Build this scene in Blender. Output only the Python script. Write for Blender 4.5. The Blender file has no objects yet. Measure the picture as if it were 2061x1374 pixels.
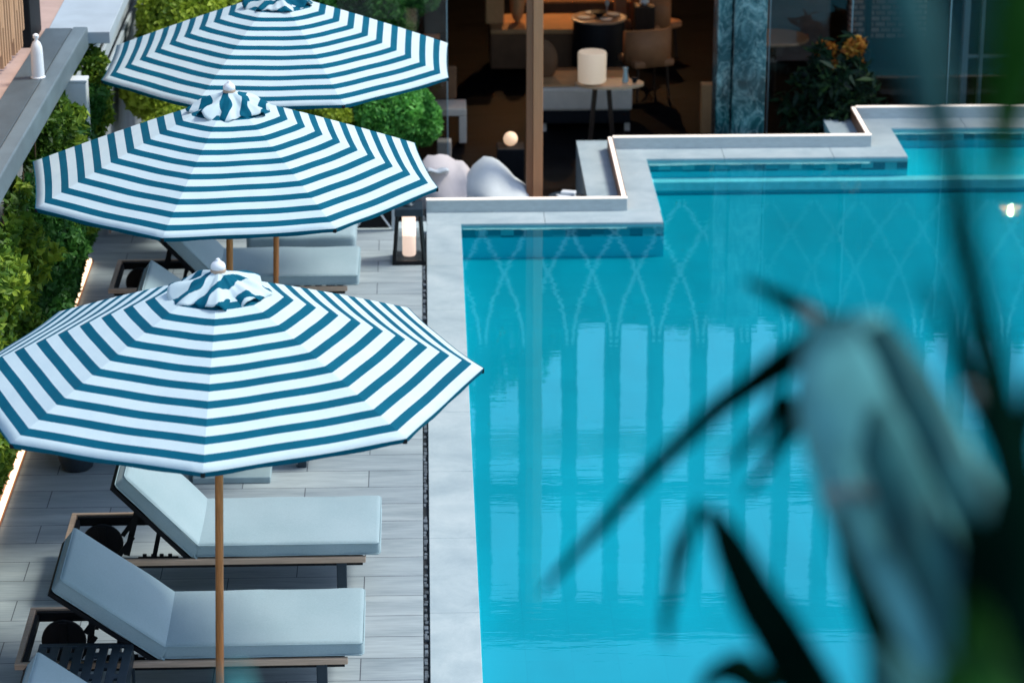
import bpy, bmesh, math, random
import numpy as np
from mathutils import Vector, Matrix
random.seed(7); rng = np.random.default_rng(11)
S = bpy.context.scene
COL = S.collection
R_ = math.radians
# ------------------------------------------------------------------ camera
TH = math.atan(2017 / 5500); PS = math.atan(187.5 * math.cos(TH) / 5500); HC = 7.7
FW = Vector((math.sin(PS) * math.cos(TH), math.cos(PS) * math.cos(TH), -math.sin(TH)))
RT = Vector((math.cos(PS), -math.sin(PS), 0)); UP = RT.cross(FW)
cam_d = bpy.data.cameras.new('camera'); cam = bpy.data.objects.new('camera', cam_d); COL.objects.link(cam)
cam.matrix_world = Matrix(((RT.x, UP.x, -FW.x, 0), (RT.y, UP.y, -FW.y, 0), (RT.z, UP.z, -FW.z, HC), (0, 0, 0, 1)))
cam_d.sensor_width = 36; cam_d.lens = 36 * 5500 / 2061; cam_d.clip_start = .1; cam_d.clip_end = 2000
cam_d.dof.use_dof = True; cam_d.dof.focus_distance = 17.5; cam_d.dof.aperture_fstop = 2.3; cam_d.dof.aperture_blades = 9
S.camera = cam
# ------------------------------------------------------------------ light
SUN_EL, SUN_AZ = R_(54), R_(80)
w = bpy.data.worlds.new('World'); S.world = w; w.use_nodes = True
nt = w.node_tree; bg = nt.nodes['Background']
sky = nt.nodes.new('ShaderNodeTexSky'); sky.sky_type = 'NISHITA'; sky.sun_disc = False
sky.sun_elevation = SUN_EL; sky.sun_rotation = SUN_AZ; sky.air_density = 1.0; sky.dust_density = .8; sky.ozone_density = .1
nt.links.new(sky.outputs[0], bg.inputs[0]); bg.inputs[1].default_value = .15
sl = bpy.data.lights.new('sun', 'SUN'); so = bpy.data.objects.new('sun', sl); COL.objects.link(so)
sl.energy = 2.0; sl.angle = R_(14); sl.color = (1, 1, .9)
sd = Vector((math.sin(SUN_AZ) * math.cos(SUN_EL), math.cos(SUN_AZ) * math.cos(SUN_EL), math.sin(SUN_EL)))
so.rotation_euler = sd.to_track_quat('Z', 'Y').to_euler(); so.location = (8, 10, 30)
S.view_settings.view_transform = 'Standard'; S.view_settings.look = 'None'
S.view_settings.gamma = 1; S.view_settings.exposure = .72
S.cycles.use_denoising = True; S.cycles.max_bounces = 8; S.cycles.transparent_max_bounces = 12
S.cycles.caustics_reflective = False; S.cycles.caustics_refractive = False

# ------------------------------------------------------------------ helpers
def dist_pt(u, v, d):                       # a point d metres along a view direction (foreground palm)
    k = FW + RT * ((u - 1030.5) / 5500) - UP * ((v - 687) / 5500)
    return Vector((0, 0, HC)) + k * d
def lin(c): return tuple(((x / 255) / 12.92 if x <= 10 else ((x / 255 + .055) / 1.055) ** 2.4) for x in c)
class NM:
    def __init__(s, name, rough=.6, col=(.5, .5, .5), **kw):
        s.m = bpy.data.materials.new(name); s.m.use_nodes = True; s.t = s.m.node_tree; s.n = s.t.nodes
        s.b = s.n['Principled BSDF']; s.b.inputs['Roughness'].default_value = rough
        s.b.inputs['Base Color'].default_value = (*col, 1)
        s.b.inputs['Specular IOR Level'].default_value = .5 if rough < .4 else (.25 if rough < .7 else .1)
        for k, v in kw.items(): s.b.inputs[k.replace('_', ' ')].default_value = v
    def new(s, t, **kw):
        o = s.n.new('ShaderNode' + t)
        for k, v in kw.items():
            if hasattr(o, k): setattr(o, k, v)
            else: o.inputs[k.replace('_', ' ')].default_value = v
        return o
    def l(s, a, b): s.t.links.new(a, b)
    def coord(s, kind='Object', scale=(1, 1, 1), rot=(0, 0, 0)):
        c = s.new('TexCoord'); m = s.new('Mapping'); m.inputs['Scale'].default_value = scale; m.inputs['Rotation'].default_value = rot
        s.l(c.outputs[kind], m.inputs[0]); return m.outputs[0]
    def noise(s, vec, scale, detail=4, rough=.6, dist=0):
        o = s.new('TexNoise'); o.inputs['Scale'].default_value = scale; o.inputs['Detail'].default_value = detail
        o.inputs['Roughness'].default_value = rough; o.inputs['Distortion'].default_value = dist; s.l(vec, o.inputs['Vector']); return o.outputs['Fac']
    def ramp(s, fac, stops):
        o = s.new('ValToRGB'); e = o.color_ramp.elements
        while len(e) < len(stops): e.new(.5)
        for i, (p, c) in enumerate(stops): e[i].position = p; e[i].color = (*c, 1)
        s.l(fac, o.inputs[0]); return o.outputs[0]
    def mix(s, f, a, b, mode='MIX'):
        o = s.new('Mix', data_type='RGBA', blend_type=mode)
        for i, x in ((0, f), (6, a), (7, b)):
            if isinstance(x, (int, float)): o.inputs[i].default_value = x
            elif isinstance(x, tuple): o.inputs[i].default_value = (*x, 1)
            else: s.l(x, o.inputs[i])
        return o.outputs[2]
    def bump(s, h, strength=.2, dist=.01):
        o = s.new('Bump'); o.inputs['Strength'].default_value = strength; o.inputs['Distance'].default_value = dist
        s.l(h, o.inputs['Height']); s.l(o.outputs[0], s.b.inputs['Normal']); return o
    def base(s, x): s.l(x, s.b.inputs['Base Color'])
def sc(c, k): return tuple(min(1, x * k) for x in c)
def mottled(name, col, amt=.25, scale=6, rough=.6, stretch=(1, 1, 1), bump=.1, bscale=60, **kw):
    m = NM(name, rough, col, **kw); v = m.coord('Object', stretch)
    m.base(m.ramp(m.noise(v, scale), [(.25, sc(col, 1 - amt)), (.75, sc(col, 1 + amt))]))
    if bump: m.bump(m.noise(v, bscale, 2), bump, .004)
    return m.m
def emis(name, col, k):
    m = NM(name, .5, col); m.b.inputs['Emission Color'].default_value = (*col, 1); m.b.inputs['Emission Strength'].default_value = k; return m.m
M = {}
# deck: long grey porcelain planks with streaks
m = NM('deck_stone', .55); v = m.coord('Object')
br = m.new('TexBrick'); m.l(v, br.inputs['Vector'])
br.offset = .5; br.offset_frequency = 2
for k, x in (('Scale', 1), ('Mortar Size', .0035), ('Mortar Smooth', .1), ('Brick Width', .9), ('Row Height', .3), ('Bias', 0)): br.inputs[k].default_value = x
br.inputs['Color1'].default_value = (.295, .34, .36, 1); br.inputs['Color2'].default_value = (.36, .405, .415, 1); br.inputs['Mortar'].default_value = (.09, .1, .115, 1)
vs = m.coord('Object', (1.0, 5.0, 1)); n1 = m.noise(vs, 1.5, 4, .5, .4)
st = m.ramp(n1, [(.25, (.74, .78, .8)), (.5, (1, 1.01, 1.02)), (.75, (1.22, 1.22, 1.2))])
vs2 = m.coord('Object', (3, 60, 1)); st2 = m.ramp(m.noise(vs2, 1.5, 3), [(.3, (.86, .86, .87)), (.7, (1.12, 1.12, 1.12))])
m.base(m.mix(1, m.mix(1, br.outputs['Color'], st, 'MULTIPLY'), st2, 'MULTIPLY')); m.bump(n1, .15, .004); M['deck'] = m.m
# coping: pale stone, cloudy
m = NM('coping_stone', .6); v = m.coord('Object')
n1 = m.noise(v, 2.2, 5, .65, .3); c1 = m.ramp(n1, [(.3, (.33, .4, .43)), (.5, (.41, .48, .5)), (.7, (.5, .56, .57))])
n2 = m.noise(m.coord('Object', (30, 200, 30)), 2, 2); c2 = m.ramp(n2, [(.3, (.93, .93, .93)), (.7, (1.05, 1.05, 1.05))])
m.base(m.mix(1, c1, c2, 'MULTIPLY')); m.bump(n2, .1, .002); M['coping'] = m.m
M['parapet'] = mottled('parapet_stone', (.46, .53, .54), .12, 5, .6, (2, 2, 12))
M['wallstone'] = mottled('wall_concrete', (.3, .33, .35), .3, 4, .7, (3, 3, .6), .3, 25)
M['ledge'] = mottled('ledge_slate', (.085, .11, .125), .3, 3, .5, (1, .4, 1), .15, 40)
M['ledge2'] = mottled('ledge_edge_slate', (.14, .18, .2), .25, 4, .45, (1, .4, 1), .15, 40)
M['pink'] = mottled('terracotta_floor', (.5, .34, .28), .12, 4, .7)
M['palegrey'] = mottled('pale_slab', (.42, .47, .5), .1, 3, .6)
M['pebble'] = mottled('pebble', (.11, .13, .15), .9, 14, .5)
M['slot'] = mottled('drain_dark', (.02, .024, .028), .3, 20, .6)
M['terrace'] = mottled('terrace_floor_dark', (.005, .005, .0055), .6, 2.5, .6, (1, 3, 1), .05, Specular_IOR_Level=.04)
M['ground'] = mottled('ground_soil', (.12, .11, .1), .3, 1, .9)
M['darkwall'] = mottled('dark_brown_wall', (.018, .013, .01), .4, 2, .6)
M['black'] = mottled('black_metal', (.006, .007, .009), .2, 10, .6, Specular_IOR_Level=.2)
M['slate'] = mottled('charcoal_metal', (.03, .045, .06), .2, 10, .42, Metallic=.3)
M['rail'] = mottled('teak_rail', (.56, .4, .29), .25, 8, .5, (.6, 12, 12), .15, 30)
M['pole'] = mottled('pole_wood', (.5, .19, .06), .3, 9, .4, (12, 12, .8), .12, 30)
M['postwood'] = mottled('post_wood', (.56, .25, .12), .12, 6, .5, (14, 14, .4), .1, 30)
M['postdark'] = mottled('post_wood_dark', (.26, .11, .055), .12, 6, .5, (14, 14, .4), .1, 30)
M['slatwood'] = mottled('slat_wood', (.55, .33, .19), .25, 6, .55, (12, 12, .6), .15, 30)
M['white'] = mottled('white_paint', (.74, .76, .77), .05, 5, .45)
M['offwhite'] = mottled('off_white_upholstery', (.62, .53, .43), .08, 8, .8)
M['bottlew'] = mottled('white_plastic', (.8, .81, .82), .04, 6, .3)
M['finialb'] = mottled('beige_plastic', (.45, .33, .25), .1, 6, .4)
M['chrome'] = NM('chrome', .2, (.6, .62, .64), Metallic=1.0).m
M['leather'] = mottled('tan_leather', (.42, .19, .085), .15, 6, .5)
M['orange'] = mottled('amber_fabric', (.5, .27, .12), .15, 6, .7)
M['brownup'] = mottled('brown_upholstery', (.16, .085, .045), .2, 5, .8)
M['woodtop'] = mottled('light_wood', (.5, .33, .2), .15, 5, .35, (1, 8, 1))
M['darkwood'] = mottled('dark_wood', (.04, .024, .016), .3, 6, .4, (8, 1, 1))
M['bean'] = mottled('beanbag_cloth', (.62, .63, .62), .08, 5, .85, (1, 1, 1), .2, 30)
M['beanpink'] = mottled('beanbag_cloth_pinkish', (.6, .53, .52), .08, 5, .85, (1, 1, 1), .2, 30)
M['teal'] = mottled('umbrella_base_stone', (.3, .4, .43), .12, 5, .5)
M['bark'] = mottled('bark', (.12, .08, .05), .4, 20, .9)
M['terracotta'] = mottled('terracotta', (.36, .13, .07), .2, 6, .7)
M['led'] = emis('warm_led', (1, .72, .46), 1.6)
M['ledw'] = emis('white_led', (1, .86, .74), .55)
M['glow'] = emis('lamp_glow', (1, .74, .6), .8)
M['shade'] = emis('lampshade_glow', (.8, .6, .42), .2)
M['globe'] = emis('globe_glow', (1, .66, .42), .38)
# cushion fabric
m = NM('cushion_fabric', .85, (.4, .45, .485)); m.b.inputs['Sheen Weight'].default_value = .15; v = m.coord('Object')
wv = m.noise(m.coord('Object', (90, 330, 330)), 1, 2); n = m.noise(v, 1.6, 3)
m.base(m.mix(1, m.ramp(n, [(.3, (.29, .39, .42)), (.7, (.34, .435, .465))]), m.ramp(wv, [(.3, (.9, .9, .9)), (.7, (1.07, 1.07, 1.07))]), 'MULTIPLY'))
m.bump(m.noise(m.coord('Object', (2.2, 1, 1)), 2.2, 2, .5, .3), .22, .03); M['cushion'] = m.m
M['piping'] = mottled('cushion_piping', (.3, .4, .43), .08, 20, .8)
# striped fabric: uv.y is measured in stripe periods
m = NM('striped_canvas', .8); uv = m.new('UVMap'); sp = m.new('SeparateXYZ'); m.l(uv.outputs[0], sp.inputs[0])
fr = m.new('Math', operation='FRACT'); m.l(sp.outputs[1], fr.inputs[0])
gt = m.new('Math', operation='GREATER_THAN'); m.l(fr.outputs[0], gt.inputs[0]); gt.inputs[1].default_value = .55
nn = m.noise(m.coord('Object', (1, 1, 1)), 5, 4); wv = m.noise(m.coord('Object', (1, 1, 1)), 220, 2)
blue = m.ramp(nn, [(.3, (.0015, .1, .165)), (.7, (.002, .125, .2))]); wht = m.ramp(nn, [(.3, (.6, .72, .75)), (.7, (.66, .765, .78))])
cc = m.mix(1, m.mix(gt.outputs[0], wht, blue), m.ramp(wv, [(.3, (.95, .95, .95)), (.7, (1.03, 1.03, 1.03))]), 'MULTIPLY')
m.base(cc)
tr = m.new('BsdfTranslucent'); m.l(cc, tr.inputs[0]); ms = m.new('MixShader'); ms.inputs[0].default_value = .15
out = m.n['Material Output']; m.l(m.b.outputs[0], ms.inputs[1]); m.l(tr.outputs[0], ms.inputs[2]); m.l(ms.outputs[0], out.inputs[0])
m.bump(nn, .25, .02); M['stripe'] = m.m
M['hem'] = mottled('hem_blue', (.001, .09, .14), .15, 8, .8)
# leaves
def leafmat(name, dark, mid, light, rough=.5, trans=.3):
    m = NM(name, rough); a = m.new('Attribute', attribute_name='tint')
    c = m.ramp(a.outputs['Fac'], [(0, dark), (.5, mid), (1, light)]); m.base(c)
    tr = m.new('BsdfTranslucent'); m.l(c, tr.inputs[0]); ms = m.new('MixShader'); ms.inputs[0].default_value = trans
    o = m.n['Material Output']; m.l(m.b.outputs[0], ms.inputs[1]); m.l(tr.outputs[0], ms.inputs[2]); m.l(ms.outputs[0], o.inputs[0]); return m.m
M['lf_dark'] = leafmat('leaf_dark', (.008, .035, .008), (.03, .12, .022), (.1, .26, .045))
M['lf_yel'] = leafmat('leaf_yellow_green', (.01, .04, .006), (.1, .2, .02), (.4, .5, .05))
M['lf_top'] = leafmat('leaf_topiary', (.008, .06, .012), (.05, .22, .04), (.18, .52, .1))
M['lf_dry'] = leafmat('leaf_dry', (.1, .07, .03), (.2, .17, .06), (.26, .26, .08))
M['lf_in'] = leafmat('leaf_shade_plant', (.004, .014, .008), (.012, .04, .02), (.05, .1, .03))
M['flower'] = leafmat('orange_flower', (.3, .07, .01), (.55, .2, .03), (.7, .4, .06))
# pool
def tilemat(name, c1, c2, size, mortar):
    m = NM(name, .35); v = m.coord('Object'); 
    b = m.new('TexBrick'); m.l(v, b.inputs['Vector']); b.offset = 0
    for k, x in (('Scale', 1), ('Mortar Size', .003), ('Brick Width', size), ('Row Height', size)): b.inputs[k].default_value = x
    b.inputs['Color1'].default_value = (*c1, 1); b.inputs['Color2'].default_value = (*c2, 1); b.inputs['Mortar'].default_value = (*mortar, 1)
    n = m.noise(m.coord('Object', (.6, .25, 1)), 1.2, 3); m.base(m.mix(1, b.outputs[0], m.ramp(n, [(.35, (.86, .86, .86)), (.65, (1.1, 1.1, 1.1))]), 'MULTIPLY')); return m.m
M['pfloor'] = tilemat('pool_floor_tile', (.0, .35, .425), (.0, .37, .445), .3, (.0, .335, .41))
m = NM('pool_wall_tile', .35); g = m.coord('Generated')
tc = m.new('TexCoord'); sp = m.new('SeparateXYZ'); m.l(tc.outputs['Object'], sp.inputs[0])
ad = m.new('Math', operation='ADD'); m.l(sp.outputs[0], ad.inputs[0]); m.l(sp.outputs[1], ad.inputs[1])
cb = m.new('CombineXYZ'); m.l(ad.outputs[0], cb.inputs[0]); m.l(sp.outputs[2], cb.inputs[1])
sn = m.new('Vector' + 'Math', operation='SNAP'); m.l(cb.outputs[0], sn.inputs[0]); sn.inputs[1].default_value = (.12, .06, .12)
wn = m.new('TexWhiteNoise'); m.l(sn.outputs[0], wn.inputs['Vector'])
m.base(m.ramp(wn.outputs['Value'], [(0, (.0, .16, .22)), (.45, (.005, .3, .37)), (.8, (.02, .40, .46)), (1, (.2, .6, .62))])); M['pwall'] = m.m
gz = m.new('Math', operation='GREATER_THAN'); m.l(sp.outputs[2], gz.inputs[0]); gz.inputs[1].default_value = -.14
m.base(m.mix(gz.outputs[0], (.01, .68, .76), m.b.inputs['Base Color'].links[0].from_socket))  # below the waterline tiles, wall colour is lightened to make up for shade
M['preflect'] = mottled('painted_reflection', (.55, .85, .84), .15, 8, .4)  # pale colour standing in for a bright reflection in the water
def schlick(m, nrm, f0, k):                 # two-sided Schlick reflectance
    lw = m.new('LayerWeight'); lw.inputs['Blend'].default_value = .5
    if nrm is not None: m.l(nrm, lw.inputs['Normal'])
    pw_ = m.new('Math', operation='POWER'); m.l(lw.outputs['Facing'], pw_.inputs[0]); pw_.inputs[1].default_value = 5
    ma = m.new('Math', operation='MULTIPLY_ADD'); m.l(pw_.outputs[0], ma.inputs[0]); ma.inputs[1].default_value = k * (1 - f0); ma.inputs[2].default_value = f0; return ma.outputs[0]
# water: clear tinted film, fresnel reflection, fine horizontal ripples
m = NM('pool_water', 0); m.n.remove(m.b)
tb = m.new('BsdfTransparent'); tb.inputs[0].default_value = (.55, .96, 1, 1); gl = m.new('BsdfGlossy'); gl.inputs['Roughness'].default_value = .015; gl.inputs[0].default_value = (.42, .92, .95, 1)
h1 = m.noise(m.coord('Object', (.9, 4.5, 1)), 2.2, 3, .55, .3); h2 = m.noise(m.coord('Object', (.5, 1.2, 1)), .7, 2)
su = m.new('Math', operation='MULTIPLY_ADD'); m.l(h1, su.inputs[0]); su.inputs[1].default_value = .18; m.l(h2, su.inputs[2])
bp = m.new('Bump'); bp.inputs['Strength'].default_value = .1; bp.inputs['Distance'].default_value = .035; m.l(su.outputs[0], bp.inputs['Height'])
m.l(bp.outputs[0], gl.inputs['Normal'])
ms = m.new('MixShader'); m.l(schlick(m, bp.outputs[0], .03, 1.9), ms.inputs[0]); m.l(tb.outputs[0], ms.inputs[1]); m.l(gl.outputs[0], ms.inputs[2]); m.l(ms.outputs[0], m.n['Material Output'].inputs[0]); M['water'] = m.m
def glassmat(name, tint, ior=.05, rough=.03):
    m = NM(name, 0); m.n.remove(m.b); tb = m.new('BsdfTransparent'); tb.inputs[0].default_value = (*tint, 1)
    gl = m.new('BsdfGlossy'); gl.inputs['Roughness'].default_value = rough; 
    ms = m.new('MixShader'); m.l(schlick(m, None, ior, 1.0), ms.inputs[0]); m.l(tb.outputs[0], ms.inputs[1]); m.l(gl.outputs[0], ms.inputs[2]); m.l(ms.outputs[0], m.n['Material Output'].inputs[0]); return m.m
M['glass'] = glassmat('window_glass', (.7, .72, .72), .025)
M['lglass'] = glassmat('lantern_glass', (.8, .8, .8))
M['gedge'] = mottled('glass_edge', (.3, .42, .45), .1, 5, .3)
# marble
m = NM('green_marble', .22); v = m.coord('Object', (1, 1, .55))
n = m.noise(v, 3.8, 10, .72, 1.4); nv = m.new('TexNoise'); nv.inputs['Scale'].default_value = 4.2; nv.inputs['Detail'].default_value = 6; nv.inputs['Distortion'].default_value = 3.2; m.l(v, nv.inputs['Vector'])
sb = m.new('Math', operation='SUBTRACT'); m.l(nv.outputs['Fac'], sb.inputs[0]); sb.inputs[1].default_value = .5
ab = m.new('Math', operation='ABSOLUTE'); m.l(sb.outputs[0], ab.inputs[0])
vein = m.ramp(ab.outputs[0], [(0, (.8, .8, .8)), (.01, (.3, .3, .3)), (.03, (0, 0, 0))])
base = m.ramp(n, [(.38, (.01, .04, .05)), (.5, (.045, .12, .135)), (.64, (.28, .44, .45))])
lo_n = m.ramp(m.noise(m.coord('Object', (1, 1, .6)), 1.7, 3), [(.35, (.35, .4, .42)), (.65, (1.25, 1.2, 1.15))])
m.base(m.mix(1, m.mix(vein, base, (.5, .62, .6)), lo_n, 'MULTIPLY')); M['marble'] = m.m
m = NM('woven_brick', .7); b = m.new('TexBrick'); m.l(m.coord('Object', (1, 1, 1), (R_(90), 0, 0)), b.inputs['Vector'])
for k, x in (('Scale', 1), ('Mortar Size', .012), ('Brick Width', .14), ('Row Height', .07)): b.inputs[k].default_value = x
b.inputs['Color1'].default_value = (.3, .22, .19, 1); b.inputs['Color2'].default_value = (.42, .33, .29, 1); b.inputs['Mortar'].default_value = (.06, .05, .05, 1); m.base(b.outputs[0]); M['brick'] = m.m
M['greybrown'] = mottled('grey_brown_plaster', (.2, .17, .16), .45, 1.6, .5, (.5, 1, 2.5), .1)
M['fin'] = mottled('facade_fin', (.03, .045, .05), .2, 4, .5)
M['lattice'] = mottled('lattice_metal', (.6, .64, .64), .1, 4, .5)
M['band'] = mottled('facade_pale_panel', (.8, .78, .76), .1, 2, .6)

# ------------------------------------------------------------------ mesh builder
class MB:
    def __init__(s): s.bm = bmesh.new(); s.uv = None
    def box(s, a, b, bevel=0, rot=None, seg=2):
        a, b = Vector(a), Vector(b); c = (a + b) / 2; d = b - a
        mt = Matrix.Translation(c) @ (rot.to_4x4() if rot is not None else Matrix.Identity(4)) @ Matrix.Diagonal((*[abs(x) for x in d], 1))
        g = bmesh.ops.create_cube(s.bm, size=1, matrix=mt)
        if bevel:
            es = set(e for v in g['verts'] for e in v.link_edges)
            bmesh.ops.bevel(s.bm, geom=list(es), offset=bevel, segments=seg, affect='EDGES', profile=.5)
        return s
    def tube(s, p, q, r, r2=None, n=12, caps=True):
        p, q = Vector(p), Vector(q); d = q - p
        mt = Matrix.Translation((p + q) / 2) @ d.to_track_quat('Z', 'Y').to_matrix().to_4x4()
        bmesh.ops.create_cone(s.bm, cap_ends=caps, segments=n, radius1=r, radius2=r if r2 is None else r2, depth=d.length, matrix=mt); return s
    def bar(s, p, q, wd, ht):
        p, q = Vector(p), Vector(q); d = q - p
        mt = Matrix.Translation((p + q) / 2) @ d.to_track_quat('Y', 'Z').to_matrix().to_4x4() @ Matrix.Diagonal((wd, d.length, ht, 1))
        bmesh.ops.create_cube(s.bm, size=1, matrix=mt); return s
    def lathe(s, prof, c=(0, 0, 0), n=24, axis='Z', sq=1):
        c = Vector(c); rings = []
        for r, z in prof:
            ring = []
            for i in range(n):
                a = 2 * math.pi * i / n; p = Vector((r * math.cos(a), r * math.sin(a) * sq, z))
                if axis == 'Y': p = Vector((p.x, p.z, p.y))
                ring.append(s.bm.verts.new(c + p))
            rings.append(ring)
        for a, b in zip(rings, rings[1:]):
            for i in range(n): s.bm.faces.new((a[i], a[(i + 1) % n], b[(i + 1) % n], b[i]))
        s.bm.faces.new(rings[0][::-1]); s.bm.faces.new(rings[-1]); return s
    def prism(s, pts, z0, z1):
        lo = [s.bm.verts.new((x, y, z0)) for x, y in pts]; hi = [s.bm.verts.new((x, y, z1)) for x, y in pts]; n = len(pts)
        s.bm.faces.new(hi); s.bm.faces.new(lo[::-1])
        for i in range(n): s.bm.faces.new((lo[i], lo[(i + 1) % n], hi[(i + 1) % n], hi[i]))
        return s
    def path(s, pts, r, n=8):
        for a, b in zip(pts, pts[1:]): s.tube(a, b, r, None, n)
        return s
    def build(s, name, mat, parent=None, smooth=False, loc=None, recalc=True):
        if recalc: bmesh.ops.recalc_face_normals(s.bm, faces=s.bm.faces)
        me = bpy.data.meshes.new(name); s.bm.to_mesh(me); s.bm.free(); me.materials.append(M[mat] if isinstance(mat, str) else mat)
        if smooth:
            for p in me.polygons: p.use_smooth = True
            try: me.set_sharp_from_angle(angle=R_(40))
            except Exception: pass
        o = bpy.data.objects.new(name, me); COL.objects.link(o); o.parent = parent
        if loc is not None: o.location = loc
        return o
def tag(o, label=None, cat=None, group=None, kind=None):
    if label: o['label'] = label
    if cat: o['category'] = cat
    if group: o['group'] = group
    if kind: o['kind'] = kind
    return o
def thing(name, label, cat, loc=(0, 0, 0), rz=0, group=None):
    o = bpy.data.objects.new(name, None); COL.objects.link(o); o.location = loc; o.rotation_euler = (0, 0, rz); o.empty_display_size = .1
    return tag(o, label, cat, group)
def copy_tree(o, parent=None):
    c = o.copy(); COL.objects.link(c); c.parent = parent
    for ch in [x for x in SRC.get(o.name, o.children)]: copy_tree(ch, c)
    return c
SRC = {}
def struct(o): o['kind'] = 'structure'; return o

# ------------------------------------------------------------------ leaves
def leaves(pos, size, name, mat, parent=None, tint=None, elong=1.9, up=.35, loc=None):
    pos = np.asarray(pos, float); n = len(pos)
    nrm = rng.normal(size=(n, 3)); nrm[:, 2] += up * 2; nrm /= np.linalg.norm(nrm, axis=1)[:, None]
    t = rng.normal(size=(n, 3)); t -= (t * nrm).sum(1)[:, None] * nrm; t /= np.linalg.norm(t, axis=1)[:, None]
    b = np.cross(nrm, t); sz = size * rng.uniform(.6, 1.35, n)[:, None]
    fold = nrm * sz * .22
    v = np.stack([pos - t * sz * .5 * elong, pos + b * sz * .5 + fold, pos + t * sz * .5 * elong, pos - b * sz * .5 + fold], 1).reshape(-1, 3)
    me = bpy.data.meshes.new(name); me.vertices.add(4 * n); me.vertices.foreach_set('co', v.ravel().astype(np.float32))
    idx = np.arange(4 * n).reshape(n, 4); tri = np.concatenate([idx[:, [0, 1, 2]], idx[:, [0, 2, 3]]], 1).reshape(-1)
    me.loops.add(6 * n); me.loops.foreach_set('vertex_index', tri.astype(np.int32))
    me.polygons.add(2 * n); me.polygons.foreach_set('loop_start', np.arange(0, 6 * n, 3, dtype=np.int32)); me.polygons.foreach_set('loop_total', np.full(2 * n, 3, np.int32))
    me.update(calc_edges=True)
    tt = np.clip((tint if tint is not None else np.full(n, .5)) + rng.normal(0, .14, n), 0, 1)
    at = me.attributes.new('tint', 'FLOAT', 'FACE'); at.data.foreach_set('value', np.repeat(tt, 2).astype(np.float32))
    me.materials.append(M[mat]); o = bpy.data.objects.new(name, me); COL.objects.link(o); o.parent = parent
    if loc is not None: o.location = loc
    return o
def lump(p, f, seed):                       # cheap smooth 3-D lumps in -1..1
    r = np.random.default_rng(seed); o = np.zeros(len(p))
    for k in range(5):
        d = r.normal(size=3); d *= f * (1 + .5 * k) / np.linalg.norm(d); o += np.sin(p @ d + r.uniform(0, 6.3)) / (1 + .3 * k)
    return o / 2.6
def blob(c, rad, n, seed, f=7, amp=.22, shell=.35):
    d = rng.normal(size=(n, 3)); d /= np.linalg.norm(d, axis=1)[:, None]
    c = np.array(c, float); rad = np.array(rad, float)
    l = lump(d * rad, f, seed); r = (1 + amp * l) * (1 - shell * rng.random(n) ** 1.6)
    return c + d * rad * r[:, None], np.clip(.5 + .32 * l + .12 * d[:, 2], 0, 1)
def shrub(name, label, cat, loc, blobs, mat, size=.035, group=None, stem=True, lift=.18):
    t = thing(name, label, cat, loc, 0, group); P, T = [], []
    for i, (c, rad, n) in enumerate(blobs):
        p, ti = blob(c, rad, n, len(label) + i * 7); P.append(p); T.append(ti + lift)
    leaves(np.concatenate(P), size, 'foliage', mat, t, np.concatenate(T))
    if stem:
        b = MB()
        for i, (c, rad, n) in enumerate(blobs):
            c = Vector(c); base = Vector((c.x * .3, c.y * .3, 0)); mid = base.lerp(c, .6) + Vector((.03, 0, 0))
            b.tube(base, mid, .025, .017, 7); b.tube(mid, c, .017, .008, 7)
            for k in range(5):
                a = k * 1.26 + i; b.tube(mid, c + Vector((math.cos(a) * rad[0] * .75, math.sin(a) * rad[1] * .75, (k % 3 - .6) * rad[2] * .5)), .009, .003, 5)
        b.build('trunk', 'bark', t)
    return t

# ================================================================== SETTING
WX = -3.05                                   # face of the planted retaining wall
YA, YB, YC = 24.52, 26.6, 27.67              # foot of the three stepped parapets
XA, XB = 1.87, 4.5
struct(MB().box((-400, -400, -3.2), (400, 700, -3.0)).build('ground', 'ground'))
struct(MB().box((WX, 6, -.3), (-.062, 23.95, 0)).build('deck', 'deck'))
# drain channel with pebbles
struct(MB().box((-.062, 6, -.3), (-.02, YA + .2, -.03)).build('drain_channel', 'slot'))
pb = MB(); y = 12.0
while y < YA:
    ln = random.uniform(.03, .075)
    if random.random() < .8:
        x0 = random.uniform(-.06, -.052); pb.box((x0, y, -.035), (x0 + random.uniform(.018, .03), y + ln * .8, random.uniform(-.02, -.006)), .004, None, 1)
    y += ln
tag(pb.build('drain_pebbles', 'pebble'), kind='stuff', label='dark broken stone chips filling the narrow deck drain', cat='gravel')
# coping
cp = MB()
def slabs_y(x0, x1, y0, y1, L):
    k = y0
    while k < y1 - .01:
        e = min(k + L, y1); cp.box((x0, k + .0015, -.06), (x1, e - .0015, 0), .003, None, 1); k = e
def slabs_x(x0, x1, y0, y1, L):
    k = x0
    while k < x1 - .01:
        e = min(k + L, x1); cp.box((k + .0015, y0, -.06), (e - .0015, y1, 0), .003, None, 1); k = e
W0 = 24.16
slabs_y(-.02, .30, 5.4, W0, 1.17)
slabs_x(-.02, 2.185, W0 + .001, YA, 1.1)
slabs_y(XA, 2.185, YA + .001, 26.24, 1.2)
slabs_x(XA, 4.815, 26.241, YB, 1.1)
slabs_y(XB, 4.815, YB + .001, 27.29, 1.2)
slabs_x(XB, 14, 27.291, YC, 1.1)
struct(cp.build('pool_coping', 'coping'))
struct(MB().box((-.02, 5.4, -.3), (.285, YA, -.065)).box((.3, W0 + .02, -.3), (2.17, YA, -.065)).build('coping_bed', 'coping'))
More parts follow.
